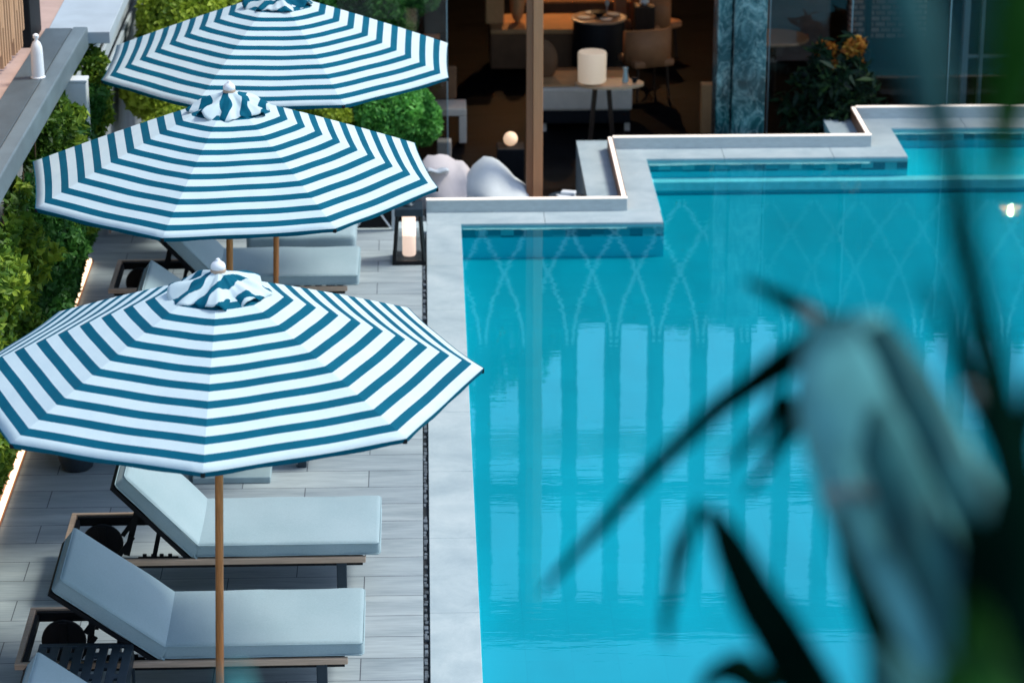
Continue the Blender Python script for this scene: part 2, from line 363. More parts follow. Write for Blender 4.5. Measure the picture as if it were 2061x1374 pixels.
# pool basin
pw = MB(); D = -.34
out_ = [(.31, 5), (.31, W0 + .012), (2.2, W0 + .012), (2.2, 26.25), (4.83, 26.25), (4.83, 27.3), (14, 27.3), (14, 5)]
cl = [(.29, 5), (.29, W0 + .01), (2.175, W0 + .01), (2.175, 26.25), (4.805, 26.25), (4.805, 27.3), (14, 27.3)]
for (x0, y0), (x1, y1) in zip(cl, cl[1:]):
    if x0 == x1: pw.box((x0, y0, D), (x0 + .012, y1, -.005))
    else: pw.box((x0, y0, D), (x1, y0 + .012, -.005))
pw.box((14, 5, D), (14.1, 27.3, -.005)).box((.29, 4.9, D), (14, 5, -.005))
struct(pw.build('pool_wall', 'pwall'))
struct(MB().prism([(.25, 4.95), (14.05, 4.95), (14.05, 27.33), (4.78, 27.33), (4.78, 26.28), (2.15, 26.28), (2.15, 24.19), (.25, 24.19)], D - .1, D).build('pool_floor', 'pfloor'))
struct(MB().box((2.19, 26.14, D - .05), (13.99, 27.31, -.215)).build('added_shelf', 'pwall'))  # added shelf to carry the reflection strip; its lightened tile offsets shade
struct(MB().box((2.19, 26.11, -.3), (13.98, 26.26, -.205), .008).build('reflection_strip', 'preflect'))  # pale strip painted in for a reflected bright line across the water
wm = MB(); wm.bm.faces.new([wm.bm.verts.new((x, y, -.022)) for x, y in out_[::-1]])
struct(wm.build('water', 'water', recalc=False))
# sunken terrace beyond the parapets, with a pale ledge running behind them
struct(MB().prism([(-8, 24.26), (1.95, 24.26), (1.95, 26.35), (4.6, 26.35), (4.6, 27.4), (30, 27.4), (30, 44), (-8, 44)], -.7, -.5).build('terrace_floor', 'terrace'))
lg = MB().box((-.02, YA + .06, -.5), (1.6, YA + .34, -.005)).box((1.52, YA + .34, -.5), (XA - .005, YB + .34, -.005)).box((XA, YB + .06, -.5), (4.2, YB + .34, -.005))
lg.box((4.16, YB + .34, -.5), (XB - .005, YC + .3, -.005)).box((XB, YC + .06, -.5), (14, YC + .3, -.005))
struct(lg.build('terrace_ledge', 'coping'))
struct(MB().box((-8, 44, -3), (30, 60, -2.9)).build('back_ground', 'ground'))
# parapets, each with its strip of light
def parapet(a, b, label, side):
    (x0, y0), (x1, y1) = a, b; t = thing('parapet_wall', label, 'low wall', ((x0 + x1) / 2, (y0 + y1) / 2, 0), 0, 'stepped parapets behind the pool')
    cx, cy = (x0 + x1) / 2, (y0 + y1) / 2
    if side == 'x':
        MB().box((x0 - cx, -.0, -.06), (x1 - cx, .055, .118), .004).build('wall_body', 'parapet', t)
        MB().box((x0 - cx, .004, .119), (x1 - cx, .04, .131), .003).build('light_strip', 'ledw', t)
    else:
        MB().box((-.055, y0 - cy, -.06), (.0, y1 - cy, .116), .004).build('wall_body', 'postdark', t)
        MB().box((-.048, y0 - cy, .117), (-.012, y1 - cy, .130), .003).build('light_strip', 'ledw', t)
parapet((-.02, YA), (XA, YA), 'long low stone parapet with a lit top edge in front of the bean bags', 'x')
parapet((XA, YA + .058), (XA, YB - .001), 'short parapet with a glowing top beside the bean bag terrace', 'y')
parapet((XA, YB), (XB, YB), 'low stone parapet with a lit top edge in front of the marble column', 'x')
parapet((XB, YB + .058), (XB, YC - .001), 'short parapet with a glowing top beside the dark flowering plant', 'y')
parapet((XB, YC), (14, YC), 'low stone parapet with a lit top edge farthest back, running out of the right edge', 'x')
# retaining wall on the left with its ledge and raised walkway
rw = thing('retaining_wall', 'tall grey retaining wall carrying hedges and a dark slate ledge on the left', 'wall', (WX, 18, 0))
MB().box((-.5, -12, -.3), (0, 5.9, 2.19)).box((-.5, 5.9, -.3), (.12, 14, 1.3)).build('wall_body', 'wallstone', rw)
MB().box((-.1, -12, 2.192), (.118, 4.24, 2.345), .006).build('ledge_slab', 'ledge', rw)
MB().box((.122, -12, 2.17), (.245, 4.26, 2.35), .012).build('ledge_edge', 'ledge2', rw)
MB().box((-.1, 4.28, 2.2), (.42, 14, 2.3), .006).build('pale_slab', 'palegrey', rw)
for o_ in rw.children:
    if o_.name.startswith('ledge'):
        for v_ in o_.data.vertices: v_.co.x += .024 * (v_.co.y - 4.26)
lv = MB()
for k in range(7): lv.box((.13 + .03 * (k % 2), 3.6, 1.36 + k * .115), (.16 + .03 * (k % 2), 14, 1.44 + k * .115), .006)
lv.build('louvre', 'palegrey', rw)
MB().box((.02, -9, .0), (.055, 5.15, .035), .004).build('light_strip', 'led', rw)
MB().box((.0, -9, .0), (.016, 5.2, .06)).box((.0, -9, .0), (.07, 5.2, .004)).build('strip_channel', 'postdark', rw)
struct(MB().box((-12, 6, 2.1), (WX - .1, 36, 2.3)).build('upper_walkway', 'pink'))
# timber screen on the walkway
ss = thing('slatted_screen', 'upright light timber slats with staggered blocks at the top left corner', 'screen', (-3.2, 19.6, 2.3))
sb_ = MB(); blk = MB(); k = 0; y = 17.6
while y < 21.6:
    x = -3.36 + (y - 20.33) * .075
    sb_.box((x - .03, y, 2.36 + (.12 if k % 5 == 2 else 0)), (x + .03, y + .05, 4.6), .005)
    if k % 2 == 0: blk.box((x - .02, y + .05, 2.36 + (k * .37) % .55), (x + .035, y + .085, 2.72 + (k * .37) % .55), .005)
    y += .085; k += 1
o = sb_.build('slat', 'slatwood', ss); o.matrix_parent_inverse = Matrix.Translation((3.2, -19.6, -2.3))
o = blk.build('block', 'slatwood', ss); o.matrix_parent_inverse = Matrix.Translation((3.2, -19.6, -2.3))
tag(MB().box((-3.33, 21.75, 2.3), (-3.2, 22.35, 4.5), .01).build('black_post', 'black'), 'black upright post standing on the pink walkway beside the timber slats', 'post')
# white bottle on the ledge
bt = thing('bottle', 'tall white bottle standing on the slate ledge', 'bottle', (-3.0, 20.62, 2.34))
MB().lathe([(.055, 0), (.058, .012), (.05, .02), (.05, .03), (.047, .2), (.044, .25), (.03, .285), (.014, .3), (.012, .315)], n=20).build('bottle_body', 'bottlew', bt, True)
MB().lathe([(.02, .316), (.024, .322), (.024, .34), (.012, .352), (.006, .354)], n=16).build('cap', 'bottlew', bt, True)
# white box on the planted wall
wb = thing('wall_cabinet', 'narrow white metal cabinet standing among the wall shrubs', 'cabinet', (-2.79, 21.45, .9))
MB().box((-.12, -.07, 0), (.06, .07, 1.2), .012).build('cabinet_body', 'white', wb); MB().box((-.125, -.075, 1.201), (.065, .075, 1.225), .006).build('lid', 'white', wb)

# ================================================================== HEDGES AND SHRUBS
def wallplant(name, label, cat, y0, y1, zf, n, mat, depth, size, seed, dens=None, group='plants growing down the retaining wall'):
    t = thing(name, label, cat, (WX, (y0 + y1) / 2, 0), 0, group); yc = (y0 + y1) / 2
    y = rng.uniform(y0, y1, n); z = rng.random(n)
    lo, hi = zf(y); z = lo + (hi - lo) * z
    p = np.stack([np.zeros(n), y, z], 1); l = lump(p, 5, seed) * .6 + lump(p, 13, seed + 1) * .5
    ed = np.minimum(1, 6 * np.minimum((y - y0) / (y1 - y0), (y1 - y) / (y1 - y0)))
    x = (depth * (.7 + .6 * l) * ed * (.08 + .92 * np.clip(z / 1.1, 0, 1))) * (1 - .45 * rng.random(n) ** 1.5)
    keep = (l > -.62); p = np.stack([x, y - yc, z], 1)[keep]
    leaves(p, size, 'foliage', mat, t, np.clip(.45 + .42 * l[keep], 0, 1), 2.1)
    b = MB()
    for k in range(max(3, int((y1 - y0) * 3))):
        yy = y0 - yc + (k + .5) * (y1 - y0) / max(3, int((y1 - y0) * 3)); a_, b_ = zf(np.array([yy + yc])); b.tube((.04, yy, float(a_[0])), (.1, yy + random.uniform(-.2, .2), float(b_[0])), .014, .006, 6)
    b.build('stem', 'bark', t)
    return t
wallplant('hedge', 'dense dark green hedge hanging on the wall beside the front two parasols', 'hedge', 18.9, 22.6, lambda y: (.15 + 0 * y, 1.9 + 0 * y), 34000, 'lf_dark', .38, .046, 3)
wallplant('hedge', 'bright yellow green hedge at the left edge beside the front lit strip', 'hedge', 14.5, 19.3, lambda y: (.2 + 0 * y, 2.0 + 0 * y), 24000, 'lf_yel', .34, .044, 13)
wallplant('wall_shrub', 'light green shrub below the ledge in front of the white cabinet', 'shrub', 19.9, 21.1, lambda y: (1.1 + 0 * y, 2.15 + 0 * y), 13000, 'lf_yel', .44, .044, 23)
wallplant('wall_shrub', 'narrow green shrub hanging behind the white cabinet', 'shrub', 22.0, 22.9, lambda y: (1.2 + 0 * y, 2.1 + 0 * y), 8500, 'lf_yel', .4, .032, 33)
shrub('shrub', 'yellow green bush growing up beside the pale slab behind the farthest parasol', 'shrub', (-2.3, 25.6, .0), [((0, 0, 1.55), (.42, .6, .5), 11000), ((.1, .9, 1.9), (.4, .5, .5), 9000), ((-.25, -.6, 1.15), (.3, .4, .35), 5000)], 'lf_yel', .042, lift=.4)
shrub('shrub', 'low green bush with dry brown twigs between the two farther parasols', 'shrub', (-2.25, 23.9, .3), [((.05, 0, .62), (.34, .4, .3), 7000), ((-.25, -.2, .45), (.25, .3, .22), 4000)], 'lf_yel', .032)
o = shrub('dry_shrub', 'dry brown and olive shrub just behind the middle parasol', 'shrub', (-2.15, 23.3, .35), [((.0, 0, .3), (.42, .35, .28), 6000)], 'lf_dry', .035)
shrub('topiary', 'round clipped bright green bush beside the farthest parasol', 'topiary', (-.33, 26.1, -.5), [((0, 0, .98), (.42, .42, .36), 12000), ((.16, -.1, 1.1), (.26, .26, .22), 3500), ((-.2, -.12, .84), (.26, .26, .24), 3500)], 'lf_top', .036)
shrub('shrub', 'small yellow green shrub behind the top of the middle parasol', 'shrub', (-1.05, 26.0, -.3), [((0, 0, .75), (.3, .3, .3), 6000)], 'lf_yel', .032)
shrub('tree', 'leafy green tree at the top edge behind the farthest parasol', 'tree', (-.75, 28.2, -.5), [((-.4, 0, 1.75), (.62, .5, .5), 12000), ((.25, .1, 1.6), (.52, .5, .42), 11000), ((-.05, 0, 1.15), (.4, .4, .32), 8000), ((.62, .1, 1.72), (.28, .3, .22), 3500)], 'lf_top', .036)
# far left background wall
tag(MB().box((-6, 28.9, -.5), (-.6, 29.2, 3.2)).build('side_wall', 'darkwall'), 'dark brown wall behind the tree at the top', 'wall')

# ================================================================== PARASOLS
def make_parasol():
    t = thing('parasol', 'x', 'parasol', (0, 0, 0), 0, 'blue and white striped parasols')
    R0, H0, RISE, PER = 1.485, 2.2, .575, 1.485 * .9239 / 11.9
    bm = bmesh.new(); uvl = bm.loops.layers.uv.new('UVMap'); NR, NWW = 22, 14
    for k in range(8):
        a0, a1 = k * math.pi / 4, (k + 1) * math.pi / 4; am = (a0 + a1) / 2; grid = []
        for i in range(NR + 1):
            tt = .1 + .9 * i / NR; row = []
            for j in range(NWW + 1):
                s_ = j / NWW; rr = R0 * tt
                p = Vector((math.cos(a0), math.sin(a0), 0)) * (1 - s_) * rr + Vector((math.cos(a1), math.sin(a1), 0)) * s_ * rr
                sag = 4 * s_ * (1 - s_)
                z = H0 + RISE * (1 - tt) + .012 * math.sin(math.pi * tt) - .012 * sag * tt ** .8 + .003 * math.sin(9 * s_ + 5 * tt + k * 2.1) * tt * sag
                p -= Vector((math.cos(am), math.sin(am), 0)) * .012 * sag * tt ** 5
                p.z = z; d = (R0 * .9239 * tt)
                row.append((bm.verts.new(p), (s_, (R0 * .9239 - d) / PER)))
            grid.append(row)
        for i in range(NR):
            for j in range(NWW):
                q = [grid[i][j], grid[i + 1][j], grid[i + 1][j + 1], grid[i][j + 1]]
                f = bm.faces.new([x[0] for x in q])
                for lp, x in zip(f.loops, q): lp[uvl].uv = x[1]
                f.smooth = True
    bmesh.ops.remove_doubles(bm, verts=bm.verts, dist=.0005)
    for e in bm.edges:
        a_ = [math.atan2(v.co.y, v.co.x) / (math.pi / 4) for v in e.verts]
        if all(abs(q - round(q)) < 1e-3 for q in a_) and round(a_[0]) % 8 == round(a_[1]) % 8: e.smooth = False
    me = bpy.data.meshes.new('canopy'); bm.to_mesh(me); bm.free(); me.materials.append(M['stripe'])
    c = bpy.data.objects.new('canopy', me); COL.objects.link(c); c.parent = t
    md = c.modifiers.new('s', 'SOLIDIFY'); md.thickness = .003
    # hem
    bm = bmesh.new()
    for k in range(8):
        a0, a1 = k * math.pi / 4, (k + 1) * math.pi / 4; am = (a0 + a1) / 2; prev = None
        for j in range(NWW + 1):
            s_ = j / NWW; sag = 4 * s_ * (1 - s_)
            p = Vector((math.cos(a0), math.sin(a0), 0)) * (1 - s_) * R0 + Vector((math.cos(a1), math.sin(a1), 0)) * s_ * R0 - Vector((math.cos(am), math.sin(am), 0)) * .012 * sag
            z = H0 - .012 * sag + .003 * math.sin(9 * s_ + 5 + k * 2.1) * sag
            p = p * 1.002; hgt = .026 + .003 * math.sin(j * 1.3 + k)
            v = (bm.verts.new((p.x, p.y, z + .001)), bm.verts.new((p.x * .994, p.y * .994, z - hgt)))
            if prev: bm.faces.new((prev[0], prev[1], v[1], v[0]))
            prev = v
    me = bpy.data.meshes.new('hem'); bm.to_mesh(me); bm.free(); me.materials.append(M['hem'])
    h = bpy.data.objects.new('hem', me); COL.objects.link(h); h.parent = c; md = h.modifiers.new('s', 'SOLIDIFY'); md.thickness = .004
    # vent cap: a small rumpled second canopy
    bm = bmesh.new(); uvl = bm.loops.layers.uv.new('UVMap'); N, K = 96, 14; rows = []
    for i in range(K + 1):
        tt = i / K; row = []
        for j in range(N):
            a = 2 * math.pi * j / N; fold = math.cos(8 * a); r = .03 + .25 * tt * (1 + .05 * fold + .045 * math.sin(5 * a + 1.3) + .03 * math.sin(13 * a))
            z = 2.803 - .115 * tt ** .95 + tt * (.016 * fold + .017 * math.sin(5 * a + 3 * tt) + .010 * math.sin(11 * a + 7 * tt) + .006 * math.sin(23 * a)) - .012 * tt ** 6
            x, y = r * math.cos(a), r * math.sin(a); row.append((bm.verts.new((x, y, z)), ((x, y))))
        rows.append(row)
    for i in range(K):
        for j in range(N):
            q = [rows[i][j], rows[i + 1][j], rows[i + 1][(j + 1) % N], rows[i][(j + 1) % N]]; f = bm.faces.new([x[0] for x in q]); f.smooth = True
            for lp, x in zip(f.loops, q): lp[uvl].uv = (x[1][0], (x[1][0] * .86 + x[1][1] * .5) / .16 + .35 * math.sin(x[1][1] * 9) + .1 * math.sin(x[1][0] * 40))
    me = bpy.data.meshes.new('vent_cap'); bm.to_mesh(me); bm.free(); me.materials.append(M['stripe'])
    c2 = bpy.data.objects.new('vent_cap', me); COL.objects.link(c2); c2.parent = t; md = c2.modifiers.new('s', 'SOLIDIFY'); md.thickness = .004
    f = MB().lathe([(.026, 2.8), (.036, 2.808), (.042, 2.818), (.042, 2.832), (.035, 2.847), (.021, 2.857), (.014, 2.862), (.011, 2.872), (.003, 2.876)], n=20).build('finial', 'bottlew', t, True)
    MB().lathe([(.03, 2.775), (.042, 2.785), (.0445, 2.806), (.0445, 2.812), (.03, 2.815)], n=20).build('finial_collar', 'finialb', f, True)
    MB().tube((-.08, -.14, .12), (0, 0, 2.79), .024, None, 20).build('pole', 'pole', t, True)
    MB().lathe([(.05, 2.12), (.06, 2.14), (.06, 2.2), (.03, 2.24)], (-.012, 0, 0), 16).build('hub', 'black', t, True)
    for k in range(8):
        a = k * math.pi / 4; cx, cy = math.cos(a), math.sin(a)
        r = MB().bar((cx * .06, cy * .06, 2.715), (cx * 1.47, cy * 1.47, 2.18), .016, .022).build('rib', 'pole', t)
        MB().bar((cx * .06, cy * .06, 2.17), (cx * .7, cy * .7, 2.49), .014, .018).build('strut', 'pole', r)
        MB().box((cx * 1.475 - .012, cy * 1.475 - .012, 2.172), (cx * 1.475 + .012, cy * 1.475 + .012, 2.2), .004).build('rib_tip', 'black', r)
    sl_ = MB().tube((-.08, -.143, .05), (-.077, -.138, .22), .031, None, 16).tube((-.077, -.139, .2), (-.076, -.137, .225), .036, None, 16).box((-.13, -.19, .05), (-.03, -.09, .06), .004)
    sl_.tube((-.06, -.15, .09), (0, -.17, .085), .008, None, 8).build('sleeve', 'chrome', t, True)
    MB().box((-.34, -.36, 0), (.22, .14, .05), .008).build('base_slab', 'teal', t)
    return t
def register(t):
    for o in [t] + list(t.children_recursive): SRC[o.name] = list(o.children)
p1 = make_parasol(); register(p1)
def tree_rot(t, rad):                        # turn canopy parts by rad without turning the leaning pole and base
    for ch in t.children:
        if ch.name.split('.')[0] in ('canopy', 'vent_cap', 'rib', 'finial', 'hub'): ch.rotation_euler.z = rad
plist = [(-1.18, 14.552, 3.957, 'nearest striped parasol, largest, standing over the front two sun loungers'),
         (-1.372, 18.452, .743, 'middle striped parasol, its tip overlapping the parasol behind'),
         (-1.198, 21.647, .19, 'farthest striped parasol, its top cut by the upper edge of the photo')]
par = [p1, copy_tree(p1), copy_tree(p1)]
vents = [0, 1.1, 2.3]
for t, (x, y, a, lb), vr in zip(par, plist, vents):
    t.location = (x, y, 0); t['label'] = lb; a0 = -R_(90 + 4) + R_(a) if y < 16 else (-R_(90 + 15) + R_(a) if y < 20 else -R_(90 - 22) + R_(a))
    tree_rot(t, a0)
    for ch in t.children:
        if ch.name.startswith('vent_cap'): ch.rotation_euler.z = a0 + vr

# ================================================================== SUN LOUNGERS
def cushion(L, Wd, T, bev=.03, puff=.012):
    b = MB(); b.box((0, 0, 0), (L, Wd, T)); bm = b.bm
    bmesh.ops.bevel(bm, geom=bm.edges[:], offset=bev, segments=4, affect='EDGES', profile=.6)
    bmesh.ops.subdivide_edges(bm, edges=[e for e in bm.edges if e.calc_length() > .3], cuts=10, use_grid_fill=True)
    for v in bm.verts:
        fx, fy = v.co.x / L * 2 - 1, v.co.y / Wd * 2 - 1
        v.co.z += (puff * (1 if v.co.z > T / 2 else -.4)) * max(0, 1 - fx ** 6) * max(0, 1 - fy ** 4) + .003 * math.sin(v.co.x * 9 + v.co.y * 5)
        v.co.y += .004 * math.sin(v.co.x * 13)
    return b
def piping(L, Wd, T, par):
    b = MB(); e = .012
    for z in (T - .012, .014):
        pts = []
        for cx, cy, a0 in ((L - .03, .03, -90), (L - .03, Wd - .03, 0), (.03, Wd - .03, 90), (.03, .03, 180)):
            for q in range(5): a = R_(a0 + q * 22.5); pts.append(Vector((cx + (.03 + .0) * math.cos(a), cy + .03 * math.sin(a), z)))
        pts.append(pts[0]); b.path(pts, .0042, 6)
    return b.build('piping', 'piping', par, True)
def make_lounger(angle, blen=.76):
    t = thing('sun_lounger', 'lounger', 'sun lounger', (0, 0, 0), 0, 'grey cushioned sun loungers on the deck')
    L, Wd = 1.98, .78; RZ = .27
    fr = MB()
    for y in (0, Wd - .03): fr.box((0, y, RZ), (L, y + .03, RZ + .042), .006)
    fr.box((0, .031, RZ + .001), (.035, Wd - .031, RZ + .041), .005)
    fr.build('frame', 'rail', t)
    b = MB()
    for y in (.033, Wd - .063): b.box((.045, y, RZ - .03), (L - .02, y + .03, RZ + .03))
    for k in range(12):
        x = .90 + k * .09; b.box((x, .064, RZ + .022), (x + .055, Wd - .064, RZ + .038))
    b.box((.036, .064, RZ - .03), (.06, Wd - .064, RZ + .02)); b.box((.84, .064, RZ - .02), (.87, Wd - .064, RZ + .02))
    b.build('under_frame', 'black', t)
    for y in (.02, Wd - .085): MB().box((L - .19, y, 0), (L - .125, y + .055, RZ - .002), .006).build('leg', 'slate', t)
    for y in (.10, Wd - .12):
        wv_ = MB().lathe([(.03, -.018), (.125, -.016), (.138, -.01), (.138, .01), (.125, .016), (.03, .018)], (.21, y, .138), 32, 'Y').build('wheel', 'black', t, True)
        MB().box((.185, y - .03, .13), (.235, y - .02, RZ), .003).build('wheel_bracket', 'black', wv_)
    # seat cushion
    s = cushion(1.2, .76, .1).build('seat_cushion', 'cushion', t, True); s.location = (.875, .01, RZ + .045); piping(1.2, .76, .1, s)
    # back: hinge near x=.86
    hx, hz = .86, RZ + .03; a = angle
    bf = MB(); bf.box((-blen, .02, -.028), (0, .05, 0)).box((-blen, Wd - .05, -.028), (0, Wd - .02, 0)).box((-blen, .051, -.028), (-blen + .03, Wd - .051, 0))
    for k in range(8): bf.box((-blen + .06 + k * .085, .051, -.018), (-blen + .11 + k * .085, Wd - .051, -.004))
    f_ = bf.build('back_frame', 'black', t); f_.location = (hx, 0, hz); f_.rotation_euler = (0, a, 0)
    c = cushion(blen, .76, .11).build('back_cushion', 'cushion', t, True); c.location = (hx - blen * math.cos(a) + .004 * math.sin(a), .01, hz + blen * math.sin(a) + .004); c.rotation_euler = (0, a, 0)
    piping(blen, .76, .11, c)
    tg = MB().box((.0, .0, 0), (.03, .045, .012), .004).build('strap_tab', 'piping', c); tg.location = (blen - .015, -.004, .02)
    ux, uz = hx - .5 * math.cos(a), hz + .5 * math.sin(a) - .03
    for y in (.2, Wd - .22):
        st = MB().bar((ux, y, uz), (.42, y, RZ - .01), .016, .04).build('support_strut', 'black', t)
        MB().bar((.36, y - .03, RZ - .02), (.47, y - .03, RZ + .13), .012, .03).build('strut_fork', 'black', st)
    for y in (.16, Wd - .18):
        MB().bar((hx - .3 * math.cos(a), y, hz + .3 * math.sin(a) - .02), (.6, y, RZ - .02), .014, .03).build('brace', 'black', t)
    rk = MB().box((.5, .135, RZ - .02), (.76, .155, RZ - .002))
    for k in range(4): rk.box((.53 + k * .055, .137, RZ - .003), (.555 + k * .055, .153, RZ + .018))
    rk.build('ratchet', 'black', t)
    return t
LA = make_lounger(R_(37), .78); LB = make_lounger(R_(47), .71)
register(LA); register(LB)
def place(t, x, y, lb, rz=0): t.location = (x, y, 0); t.rotation_euler.z = rz; t['label'] = lb; return t
place(LA, -2.49, 14.67, 'sun lounger with a half raised back beside the dark slatted table', R_(.4))
place(LB, -2.41, 16.12, 'sun lounger with a steep back just behind the frontmost full lounger', R_(.2))
l = place(copy_tree(LA), -2.5, 12.98, 'sun lounger cut off at the bottom left corner, only its back showing')
l = place(copy_tree(LB), -2.66, 21.5, 'sun lounger with a steep back, its cushion seen between the middle and nearest parasols')
l = place(copy_tree(LA), -2.50, 19.86, 'sun lounger almost hidden by the nearest parasol, only the top of its back showing')
l = place(copy_tree(LB), -2.76, 18.35, 'sun lounger hidden under the nearest parasol with only a dark foot showing')
# backless daybed behind
db = thing('daybed', 'pale padded daybed seen under the middle parasol behind another lounger', 'daybed', (-1.28, 22.55, 0))
cushion(.95, .9, .16, .05).build('cushion', 'cushion', db, True).location = (-.3, 0, .26); MB().box((-.25, .06, .06), (.6, .84, .258), .01).build('base', 'offwhite', db)
for sx in (-.2, .5):
    for sy in (.1, .75): MB().box((sx, sy, 0), (sx + .05, sy + .05, .06)).build('leg', 'black', db)

# slatted side table
tb_ = thing('side_table', 'dark slatted metal side table next to the front lounger', 'side table', (-2.34, 13.9, 0))
tp = MB(); W_, D_ = .56, .82
tp.box((0, 0, .40), (W_, .04, .42), .003).box((0, D_ - .04, .40), (W_, D_, .42), .003)
for k in range(8):
    x = k * (W_ - .052) / 7; tp.box((x, .041, .402), (x + .052, D_ - .041, .419), .002)
for k in range(7):
    x = .052 + k * (W_ - .052) / 7
    for yy in ((.22, .5) if k % 2 else (.36, .64)): tp.box((x - .001, yy, .403), (x + .023, yy + .06, .418))
tp.build('table_top', 'slate', tb_)
for sx in (0, W_ - .02): MB().box((sx, 0.004, 0), (sx + .018, .03, .399), .003).box((sx, D_ - .03, 0), (sx + .018, D_ - .004, .399), .003).box((sx + .002, .031, .3), (sx + .016, D_ - .031, .38)).build('side_panel', 'slate', tb_)
# dark drum stool
ds = thing('drum_stool', 'dark rounded drum stool under the left side of the nearest parasol', 'stool', (-2.57, 18.42, 0))
MB().lathe([(.09, 0), (.115, .02), (.135, .1), (.16, .26), (.165, .36), (.155, .42), (.14, .43)], n=28).build('drum_body', 'slate', ds, True)
MB().lathe([(.15, .431), (.165, .436), (.165, .45), (.15, .456)], n=28).build('drum_top', 'black', ds, True)

# lantern
ln = thing('lantern', 'black tapered lantern with a glowing tube beside the pool edge', 'lantern', (-.175, 23.12, 0))
f_ = MB(); B0, B1, Hh = .14, .1, .44
f_.box((-B0 - .01, -B0 - .01, 0), (B0 + .01, B0 + .01, .035), .005)
for sx in (-1, 1):
    for sy in (-1, 1): f_.bar((sx * B0 * .93, sy * B0 * .93, .03), (sx * B1, sy * B1, Hh), .024, .024)
    f_.bar((sx * B0 * .9, -B0 * .9, .03), (sx * B0 * .9, B0 * .9, .03), .02, .03)
f_.build('frame', 'black', ln)
pn = MB()
for s_ in (-1, 1):
    q = [pn.bm.verts.new(v) for v in ((-.125, s_ * .135, .04), (.125, s_ * .135, .04), (.112, s_ * .118, .26), (-.112, s_ * .118, .26))]; pn.bm.faces.new(q)
    q = [pn.bm.verts.new(v) for v in ((s_ * .135, -.125, .04), (s_ * .135, .125, .04), (s_ * .118, .112, .26), (s_ * .118, -.112, .26))]; pn.bm.faces.new(q)
g_ = pn.build('glass_panel', 'lglass', ln); md = g_.modifiers.new('s', 'SOLIDIFY'); md.thickness = .003
MB().lathe([(.055, .05), (.06, .06), (.06, .42), (.055, .43)], n=24).build('candle_tube', 'glow', ln, True)
MB().box((-B1 - .025, -B1 - .025, Hh + .001), (B1 + .025, B1 + .025, Hh + .07), .006).lathe([(.05, Hh + .072), (.055, Hh + .08), (.03, Hh + .1)], n=16).build('cap', 'slate', ln)
hd = MB(); pts = [Vector((.05 * math.cos(a), 0, Hh + .1 + .06 * math.sin(a))) for a in [k * math.pi / 10 for k in range(11)]]; hd.path(pts, .008).build('handle', 'black', ln, True)

# black railing with crossed white cords at the far end of the deck
for i, (x0, x1, lb) in enumerate([(-2.95, -2.0, 'black railing panel with white crossed cords at the far left end of the deck'), (-1.98, -1.05, 'black railing panel with white crossed cords, middle one under the middle parasol'), (-1.03, -.3, 'black railing panel with white crossed cords just left of the lantern')]):
    r = thing('railing_panel', lb, 'railing', ((x0 + x1) / 2, 24.0, 0), 0, 'railing panels at the end of the deck'); hw = (x1 - x0) / 2
    MB().box((-hw + .04, 0, .02), (hw - .04, .02, .5)).build('panel', 'black', r)
    for sx in (-1, 1): MB().box((sx * hw - .02 * sx - .018, -.03, 0), (sx * hw - .02 * sx + .018, .03, .54), .004).build('post', 'palegrey' if i else 'pink', r)  # first panel's posts tinted pink for the LED light falling there
    c = MB()
    for k in range(2):
        xa = -hw + .05 + k * (hw - .05); c.tube((xa, -.012, .03), (xa + hw - .05, -.012, .49), .009, None, 8).tube((xa, -.022, .49), (xa + hw - .05, -.022, .03), .009, None, 8)
    c.build('cord', 'white', r)
struct(MB().box((WX, 23.951, -.5), (-.02, 24.25, -.001)).build('deck_edge', 'parapet'))

# ================================================================== RESTAURANT
bd = thing('restaurant_building', 'open fronted dark restaurant with tall fins and a pale arched screen above', 'building', (3, 28.6, -.5))
def bpart(mb, name, mat, sm=False):
    o = mb.build(name, mat, bd, sm); o.matrix_parent_inverse = Matrix.Translation((-3, -28.6, .5)); return o
bpart(MB().box((-8, 38, -.5), (22, 38.3, 2.5)).box((-8, 29.3, -.5), (-7.7, 38, 2.5)), 'back_wall', 'darkwall')
bpart(MB().box((-8, 28.75, 2.42), (22, 38.3, 2.62)), 'roof', 'darkwall')
fx = MB(); F0, FS = 1.075, .487; ks = range(-9, 24)
for k in ks:
    x = F0 + FS * k; fx.box((x - .085, 28.6, 2.5), (x + .085, 28.85, 6.35))
bpart(fx, 'fin', 'fin')
bm_ = MB().box((-4, 28.52, 6.1), (14, 28.9, 6.42)).box((-4, 28.58, 4.5), (14, 28.8, 4.72)); bpart(bm_, 'beam', 'fin')
bpart(MB().box((-4, 28.7, 3.9), (14, 28.76, 4.2)), 'pale_band', 'band')
la = MB()
for k in ks:
    x = F0 + FS * k
    for s_ in (-1, 1):
        pts = []
        for j in range(13):
            q = j / 12; pts.append(Vector((x + s_ * (.03 + 1.12 * FS * 1.25 * q ** 1.7), 28.6 + .012 * s_, 2.75 - 1.6 * q)))
        for a_, b_ in zip(pts, pts[1:]): la.bar(a_, b_, .065, .03)
bpart(la, 'arched_lattice', 'lattice')
# roof garden whose ragged top shows in the pool
rp = []; rt = []
for k in range(60):
    x = -4 + k * .3; hgt = .45 + .35 * math.sin(x * 1.1 + 2) + .25 * math.sin(x * 2.9) + (.5 if x < 1.6 else 0)
    p, t_ = blob((x, 29.6, 2.62 + hgt * .45), (.3, .25, max(.12, hgt * .55)), 500, k); rp.append(p); rt.append(t_)
rh = leaves(np.concatenate(rp), .07, 'roof_hedge', 'lf_dark', None, np.concatenate(rt)); tag(rh, 'uneven dark hedge on the restaurant roof, mirrored in the pool', 'hedge')
